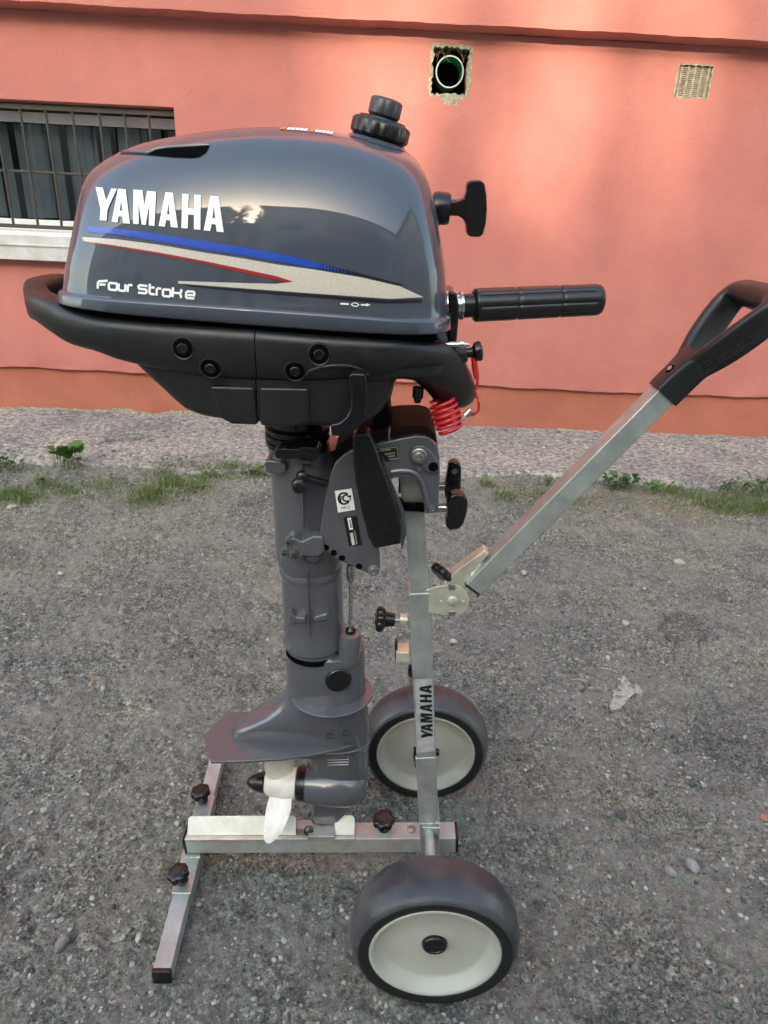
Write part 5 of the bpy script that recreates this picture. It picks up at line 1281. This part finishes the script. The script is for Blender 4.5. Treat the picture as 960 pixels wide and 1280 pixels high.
# fallen strap leaf
q = G(130, 552, .02); p2 = G(190, 553, .02); mb = MB(); mb.add(*leafshape(q, (p2 - q), (0, 0, 1), (p2 - q).length, .022, 0, .05, 10)); o_ = mb.build('fallen_leaf', M['leaf'], None, smooth=60); tag(o_, 'single long green strap leaf lying flat on the pale grit', 'leaf')
# matted grass and dry stalks nobody could count
def matted(name, label, cat, spots, n, mt, h, wd, lay=1.0, seed=1):
    r = np.random.default_rng(seed); V_ = []; F_ = []
    wts = np.array([s[4] for s in spots], float); wts /= wts.sum()
    for i in range(n):
        s = spots[r.choice(len(spots), p=wts)]; u = s[0] + r.normal() * s[2]; v = s[1] + r.normal() * s[3]; q = G(u, v, .0); q.z = float(gheight(np.array([q.x]), np.array([q.y]))[0])
        if q.y > apron_edge(q.x): q.z = .014
        a = r.uniform(0, 2 * PI); t = r.uniform(.2, 1.25) * lay; L = h * r.uniform(.4, 1.1); d = Vector((math.cos(a) * math.sin(t), math.sin(a) * math.sin(t), max(.06, math.cos(t)))); sd = Vector((-math.sin(a), math.cos(a), 0)) * wd * r.uniform(.6, 1.2)
        m_ = q + d * L * .55 + Vector((0, 0, L * .08)); e = q + d * L + Vector((0, 0, -L * .16 * t)); k = len(V_)
        V_ += [q - sd, q + sd, m_ + sd * .8, m_ - sd * .8, e]; F_ += [(k, k + 1, k + 2, k + 3), (k + 3, k + 2, k + 4)]
    me = bpy.data.meshes.new(name); me.from_pydata([tuple(x) for x in V_], [], F_); return tag(link(name, me, mt), label, cat, kind='stuff')
gs = [(120, 610, 90, 12, 3.0), (890, 625, 60, 10, 1.6), (670, 618, 40, 9, 1), (270, 592, 50, 7, 1.6), (12, 618, 14, 5, 3), (36, 622, 10, 4, 1), (190, 618, 12, 5, 3), (175, 628, 16, 3, 1), (215, 604, 9, 4, 2), (245, 612, 10, 5, 1.6), (262, 596, 9, 3, 1), (205, 590, 12, 3, .6), (60, 606, 9, 4, .8), (85, 613, 12, 4, .8), (130, 606, 14, 5, .7), (290, 588, 10, 3, .8), (322, 592, 8, 3, .9), (632, 622, 9, 4, .8), (695, 616, 12, 4, .8), (715, 628, 9, 4, .5), (890, 628, 12, 4, 2), (915, 636, 12, 4, 2), (950, 634, 9, 5, 3), (866, 618, 10, 3, .9), (842, 612, 9, 3, .9), (930, 620, 14, 4, 1.5)]
matted('grass', 'short trodden grass creeping along the edge of the asphalt below the pavement', 'grass', gs, 6800, M['grass'], .036, .0015, 1.0, 3)
ds = [(120, 533, 120, 4, 2.4), (760, 548, 60, 4, 1), (230, 618, 40, 12, 2), (695, 630, 25, 14, 2), (780, 622, 60, 8, 2), (850, 625, 50, 10, 1), (150, 540, 120, 6, 1.2), (280, 565, 60, 12, 1), (40, 545, 60, 5, 1), (640, 552, 30, 5, 1), (880, 640, 40, 8, 1)]
matted('dry_grass', 'dry straw and dead stalks matted among the weeds by the pavement', 'dry grass', ds, 6500, M['straw'], .03, .0008, 1.35, 5)

# ================================================================== STONES LARGE ENOUGH TO PICK OUT
def gcol(name, c): 
    if name not in M: M[name] = mat(name, c, .85, var=.25, vscale=120, bump=.6, bscale=300, bdist=.001)
    return M[name]
def stone(u, v, r_, m_, label, cat='stone', flat=.6, seed=0, group=None, sx=1.25, name='stone', asp=.8):
    rr = random.Random(seed * 7 + int(u)); q = G(u, v, 0); q.z = float(gheight(np.array([q.x]), np.array([q.y]))[0]); vv_, ff_ = ico(3); ang_ = rr.uniform(0, PI)
    pl = [(Vector((rr.gauss(0, 1), rr.gauss(0, 1), rr.gauss(0, .8))).normalized(), rr.uniform(.62, .92)) for _ in range(11)]; V_ = []
    for p in vv_:
        p = Vector(p); k = 1
        for n_, d_ in pl:
            dd = p.dot(n_)
            if dd > 1e-6: k = min(k, d_ / dd)
        p = p * k; p = Vector((p.x * sx, p.y * asp, p.z * flat)) * r_
        V_.append(Vector((p.x * math.cos(ang_) - p.y * math.sin(ang_), p.x * math.sin(ang_) + p.y * math.cos(ang_), p.z)) + q + Vector((0, 0, r_ * flat * .45)))
    o_ = build(name, V_, [tuple(int(i) for i in f) for f in ff_], m_, None, smooth=22, loc=tuple(q)); return tag(o_, label, cat, group)
cA, cB, cC, cD, cE = gcol('pale_beige_stone', (.36, .33, .28)), gcol('mid_grey_stone', (.17, .165, .16)), gcol('dark_stone', (.07, .068, .066)), gcol('bluish_stone', (.235, .237, .225)), gcol('orange_brick', (.33, .15, .09))
ST = [(129, 860, .0085, cA, 'pale beige stone on asphalt, left of the two pale stones far left of the propeller'), (162, 874, .0075, cA, 'pale rounded stone on asphalt, right of the two pale stones far left of the propeller'),
 (227, 846, .008, cB, 'flat grey stone above and left of the tail end of the cavitation plate'), (77, 1182, .012, cB, 'larger mid-grey stone of the pair left of the near end of the cross foot'), (89, 1171, .0095, cC, 'darker stone of the pair left of the near end of the cross foot'),
 (174, 1172, .0075, cA, 'small pale stone just left of the near end of the cross foot'), (141, 960, .010, cB, 'grey angular stone on open asphalt left of the far end of the cross foot'), (762, 1019, .0085, cB, 'left stone of the dark touching pair right of the near wheel'), (776, 1022, .0100, cC, 'right and darker stone of the touching pair right of the near wheel'),
 (864, 1086, .0145, cD, 'flat pale blue-grey stone, right one of the bluish pair at lower right'), (837, 1092, .0110, cD, 'flat blue-grey stone, left one of the bluish pair at lower right'), (759, 970, .008, cA, 'small pale stone alone on the asphalt below the white paint flake'),
 (744, 1050, .0095, cB, 'long grey stone above and right of the near wheel'), (794, 1211, .008, cB, 'half-buried grey stone near the bottom right of the picture'), (76, 718, .010, cA, 'flat pale stone on the dark asphalt at far left, below the grass'),
 (782, 781, .012, cA, 'flat pinkish-pale stone above and left of the dark tar patch'), (760, 824, .0095, cA, 'pale stone just above the white paint flake'), (849, 703, .017, cA, 'lumpy pale stone on dark asphalt under the right-hand weeds'), (805, 722, .012, cB, 'flat dark-rimmed stone lower left of the lumpy pale stone'), (805, 737, .008, cA, 'thin pale chip just below the flat dark-rimmed stone'),
 (726, 862, .010, cB, 'grey stone left of the white paint flake'), (655, 716, .012, cA, 'pale flat stone beside the lower part of the handle tube'), (15, 634, .014, cA, 'whitish flat stone at the left edge below the grass'), (566, 805, .010, cA, 'small round pebble between the upright and the handle hinge, on the ground')]
for i, (u, v, r_, m_, lb) in enumerate(ST): stone(u, v, r_, m_, lb, seed=i, flat=.62 if 'flat' in lb else .85)
stone(141, 839, .006, cE, 'orange brick crumb above the pale beige stones at left, right one of two', 'brick crumb', seed=50, name='brick_crumb'); stone(116, 849, .0055, cE, 'orange brick crumb above the pale beige stones at left, left one of two', 'brick crumb', seed=51, name='brick_crumb')
for i in range(1): stone(955, 1022, .010, cE, 'orange brick fragment crushed into the ground at the right edge', 'brick fragment', seed=52, flat=.3, name='brick_fragment')
# flake of white paint and strip of plastic
def flatpatch(pts, name, label, cat, m_, h=.0035, th=.0012):
    o_ = []
    for u, v in pts:
        q = G(u, v, 0); o_.append(Vector((q.x, q.y, float(gheight(np.array([q.x]), np.array([q.y]))[0]) + h)))
    return tag(build(name, *rings([[p - Vector((0, 0, th)) for p in o_], o_]), m_, None, smooth=0), label, cat)
M['flake'] = mat('chalky_flake', (.44, .44, .39), .9, col2=(.24, .24, .21), vscale=110, bump=.9, bscale=160, bdist=.004)
flatpatch([(778, 845), (783, 842), (784, 849), (790, 853), (798, 856), (806, 862), (803, 869), (794, 868), (786, 874), (782, 880), (776, 884), (769, 888), (763, 888), (762, 879), (767, 872), (766, 862), (774, 857)], 'paint_flake', 'whitish paint flake shaped like a fish lying on the asphalt right of the stand', 'paint flake', M['flake'])
tp_ = []
for i in range(40):
    a = 2 * PI * i / 40; k = 1 + .18 * math.sin(3 * a + 1) + .12 * math.sin(7 * a); tp_.append((857 + 34 * k * math.cos(a), 786 + 17 * k * math.sin(a) + 6 * math.cos(a)))
M['tar'] = ground_mat('tar_patch', [(.385, (.045, .046, .044)), (.465, (.135, .137, .125)), (.55, (.225, .228, .205)), (.67, (.36, .36, .33))])
flatpatch(tp_, 'tar_patch', 'dark oval patch of old tar in the gravel above the paint flake', 'tar patch', M['tar'], h=.0030, th=.003)
M['twig'] = mat('dry_twig', (.42, .33, .22), .8, var=.2)
for (a, b, lb) in (((751, 835), (773, 841), 'thin dry twig lying above the white paint flake'), ((712, 850), (735, 851), 'pale dry twig lying left of the white paint flake')):
    p, q = G(*a, .006), G(*b, .008); tag(MB().add(*tube([p, (p + q) / 2 + Vector((0, .003, .002)), q], [.0012, .0014, .0006], 6)).build('twig', M['twig'], None), lb, 'twig')

# ================================================================== ACROSS THE YARD, BEHIND THE VIEWER (seen only mirrored in the cowling; link block and poplars added to shape the wall sun)
M['facade'] = mat('beige_render_far', (.50, .45, .36), .9, var=.08, vscale=.4); M['roof'] = mat('dark_roof', (.10, .09, .09), .8, var=.2); M['farglass'] = mat('dark_far_window', (.03, .035, .04), .1)
def block(x0, x1, y0, y1, h, label, win=True, ground_arch=False):
    t_ = thing('apartment_block', label, 'building', ((x0 + x1) / 2, y1, 0))
    MB().add(*box(x0, x1, y0, y1, -.05, h)).build('wall', M['facade'], t_, smooth=0); MB().add(*box(x0 - .3, x1 + .3, y0 - .3, y1 + .3, h + .003, h + .35)).build('roof', M['roof'], t_, smooth=0)
    if win:
        nx = int((x1 - x0 - 1) / 2.4); nz = int((h - 1) / 3)
        for i in range(nx):
            for k in range(nz):
                cx = x0 + 1.4 + i * 2.4; z_ = 1.2 + k * 3
                f_ = MB().add(*box(cx - .05 - .6, cx + .65, y1 + .003, y1 + .06, z_ - .06, z_ + 1.56)).build('window_frame', M['frame'], t_, smooth=0)
                MB().add(*box(cx - .57, cx + .57, y1 + .055, y1 + .066, z_, z_ + 1.5)).build('pane', M['farglass'], f_, smooth=0)
    return t_

BY = -14.0
block(-30, -5.3, BY - 3, BY, 11.2, 'long beige apartment block across the yard, mirrored at the front of the cowling')
block(-3.15, 26, BY - 10, BY, 11.4, 'long beige apartment block across the yard, mirrored behind the lettering')
block(-5.29, -3.16, BY - 3, BY - .4, 7.95, 'narrow low link block added out of view between the beige blocks to bound the wall sun', win=False)  # added block: its roofline cuts off the lower edge of the wall sun
block(9.5, 20, BY + 1.5, -1.5, 9.5, 'sunlit beige house on the right of the yard, mirrored in the cowling corner')
def tree(x, y, h, cr, n, seed, label, sp=.28):
    r = np.random.default_rng(seed); t_ = thing('tree', label, 'tree', (x, y, 0))
    mb = MB().add(*tube([(x, y, -.1), (x + .05, y, h * .35), (x - .05, y + .1, h * .6), (x, y, h * .85)], [.22, .17, .11, .03], 10))
    for i in range(7):
        a = i * 2.4; z_ = h * (.4 + .06 * i); mb.add(*tube([(x, y, z_), (x + math.cos(a) * cr * .5, y + math.sin(a) * cr * .5, z_ + .8), (x + math.cos(a) * cr * .85, y + math.sin(a) * cr * .85, z_ + 1.3)], [.07, .045, .015], 7))
    mb.build('trunk', M['bark'], t_)
    nc = 60; cc = r.normal(0, 1, (nc, 3)); cc /= np.linalg.norm(cc, axis=1)[:, None]; cc *= (r.random((nc, 1)) ** .4); cc = cc * np.array([cr, cr, h * .27]) + np.array([x, y, h * .70])
    k = r.integers(0, nc, n); p = cc[k] + r.normal(0, sp, (n, 3)); a = r.normal(0, 1, (n, 3)); a /= np.linalg.norm(a, axis=1)[:, None]; b = np.cross(a, r.normal(0, 1, (n, 3))); b /= np.linalg.norm(b, axis=1)[:, None]
    s_ = r.uniform(.04, .075, (n, 1)); q = np.stack([p - a * s_, p + b * s_ * .55, p + a * s_, p - b * s_ * .55], 1).reshape(-1, 3); f = np.arange(n * 4).reshape(n, 4)
    me_o = npmesh('crown', q - np.array([x, y, 0]), f, M['treeleaf'], False); me_o.parent = t_
    return t_
tree(-2.93, -9.5, 8.8, .26, 1300, 4, 'slender poplar added out of view to break up the wall sun, left one of two', .1)  # added tree: its narrow crown dims a strip of the wall sun
tree(-2.28, -9.5, 8.4, .14, 600, 5, 'slender poplar added out of view to break up the wall sun, thinner right one of two', .08)  # second added tree, dims another strip of sun further right

tree(2.2, -7.0, 6.2, 1.3, 9000, 9, 'small round-headed tree in the middle of the yard behind the viewer')

# the person taking the picture stands here, seen as a dark figure mirrored in the cowling
def person():
    t_ = thing('person', 'person in dark shirt and trousers standing behind the camera with a phone held out', 'person', (.02, -.42, 0))
    def skin(name, pts, edges, mt, sub=2, root=0):
        me = bpy.data.meshes.new(name); off = world_off(t_); me.from_pydata([tuple(Vector(p[:3]) - off) for p in pts], edges, []); o = link(name, me, mt, t_)
        sk_ = o.modifiers.new('skin', 'SKIN'); sk_.use_smooth_shade = True
        for i, p in enumerate(pts):
            sv_ = me.skin_vertices[0].data[i]; sv_.radius = (p[3], p[4] if len(p) > 4 else p[3]); sv_.use_root = i == root
        if sub: o.modifiers.new('sub', 'SUBSURF').levels = sub; o.modifiers['sub'].render_levels = sub
        return o
    X, Y = .02, -.42
    me_ob = bpy.data.objects.new('tmp', bpy.data.meshes.new('tmp'))
    pts = [(X, Y, .94, .16, .11), (X, Y, 1.12, .145, .10), (X, Y - .01, 1.30, .17, .11), (X, Y - .01, 1.44, .12, .08), (X, Y + .01, 1.52, .055), (X, Y + .03, 1.58, .06), (X, Y + .045, 1.66, .085, .095), (X, Y + .04, 1.74, .07, .08),
           (X - .19, Y, 1.42, .055), (X - .25, Y + .02, 1.14, .042), (X - .11, Y + .30, 1.06, .030), (X - .085, Y + .36, 1.06, .026, .036),
           (X + .19, Y, 1.42, .055), (X + .25, Y + .02, 1.14, .042), (X + .11, Y + .30, 1.06, .030), (X + .085, Y + .36, 1.06, .026, .036),
           (X - .10, Y, .88, .09), (X - .11, Y + .02, .50, .062), (X - .12, Y - .01, .10, .042), (X - .125, Y + .12, .035, .038, .03),
           (X + .10, Y, .88, .09), (X + .11, Y + .02, .50, .062), (X + .12, Y - .01, .10, .042), (X + .125, Y + .12, .035, .038, .03)]
    ed = [(0, 1), (1, 2), (2, 3), (3, 4), (4, 5), (5, 6), (6, 7), (3, 8), (8, 9), (9, 10), (10, 11), (3, 12), (12, 13), (13, 14), (14, 15), (0, 16), (16, 17), (17, 18), (18, 19), (0, 20), (20, 21), (21, 22), (22, 23)]
    n0 = len(pts)
    for sd, w0 in ((-1, 11), (1, 15)):
        px0, py0, pz0 = pts[w0][:3]
        for k in range(4):
            a = len(pts); z_ = pz0 + .026 - .017 * k; L = (.052, .058, .054, .044)[k]
            pts += [(px0 + sd * .004, py0 + .018, z_, .0095), (px0 + sd * .006, py0 + .018 + L * .45, z_ + .002, .0088), (px0 - sd * .016, py0 + .014 + L * .55, z_ + .002, .008), (px0 - sd * .036, py0 + .012 + L * .5, z_, .0072)]
            ed += [(w0, a), (a, a + 1), (a + 1, a + 2), (a + 2, a + 3)]
        a = len(pts); pts += [(px0 - sd * .016, py0 - .004, pz0 + .022, .0115), (px0 - sd * .034, py0 + .006, pz0 + .034, .010), (px0 - sd * .048, py0 + .014, pz0 + .040, .0088)]; ed += [(w0, a), (a, a + 1), (a + 1, a + 2)]
    M['skin'] = mat('skin', (.50, .30, .22), .5); M['shirt'] = mat('dark_shirt', (.03, .035, .05), .85, bump=.3, bscale=60); M['trousers'] = mat('dark_trousers', (.02, .022, .03), .9); M['hair'] = mat('brown_hair', (.04, .025, .015), .7)
    body = skin('body', pts, ed, M['skin'])
    dx_ = lambda idx, g: [(*pts[i][:3], pts[i][3] + g, (pts[i][4] if len(pts[i]) > 4 else pts[i][3]) + g) for i in idx]
    skin('shirt', dx_([0, 1, 2, 3, 8, 9, 12, 13], .012), [(0, 1), (1, 2), (2, 3), (3, 4), (4, 5), (3, 6), (6, 7)], M['shirt'])
    skin('trousers', dx_([0, 16, 17, 18, 20, 21, 22], .014), [(0, 1), (1, 2), (2, 3), (0, 4), (4, 5), (5, 6)], M['trousers'])
    for sd in (-1, 1): skin('shoe', [(X + sd * .12, Y - .05, .045, .042, .04), (X + sd * .125, Y + .06, .04, .045, .038), (X + sd * .13, Y + .16, .03, .038, .025)], [(0, 1), (1, 2)], M['plastic2'])
    skin('hair', [(X, Y - .01, 1.66, .075, .085), (X, Y + .01, 1.74, .085, .09), (X, Y + .06, 1.785, .06, .06)], [(0, 1), (1, 2)], M['hair'])
    for sd in (-1, 1):
        MB().add(*lathe((X + sd * .032, Y + .128, 1.672), (0, 1, -.2), [(0, .013), (.006, .010), (.010, .004), (.010, 0)], 16)).build('eye', M['white'], t_)
        MB().add(*lathe((X + sd * .088, Y + .04, 1.665), (sd, 0, 0), [(0, .02), (.012, .026), (.016, .02), (.012, 0)], 16)).build('ear', M['skin'], t_)
    MB().add(*tube([(X, Y + .135, 1.69), (X, Y + .152, 1.655), (X, Y + .14, 1.643)], [.008, .013, .011], 10)).build('nose', M['skin'], t_)
    MB().add(*tube([(X - .022, Y + .128, 1.615), (X, Y + .136, 1.613), (X + .022, Y + .128, 1.615)], [.003, .006, .003], 8)).build('mouth', mat('lips', (.40, .15, .13), .4), t_)
    ph_ = MB().add(*beam(Vector((-.058, -.012, 1.082)), Vector((.10, -.012, 1.082)), .074, .008, _F)).build('phone', M['plastic2'], None, bevel=.003); tag(ph_, 'black phone held level in both hands of the person', 'phone')
person()
# report
tri = sum(len(o.data.polygons) * 2 for o in bpy.data.objects if o.type == 'MESH')
print('objects', len(bpy.data.objects), 'approx tris', tri)
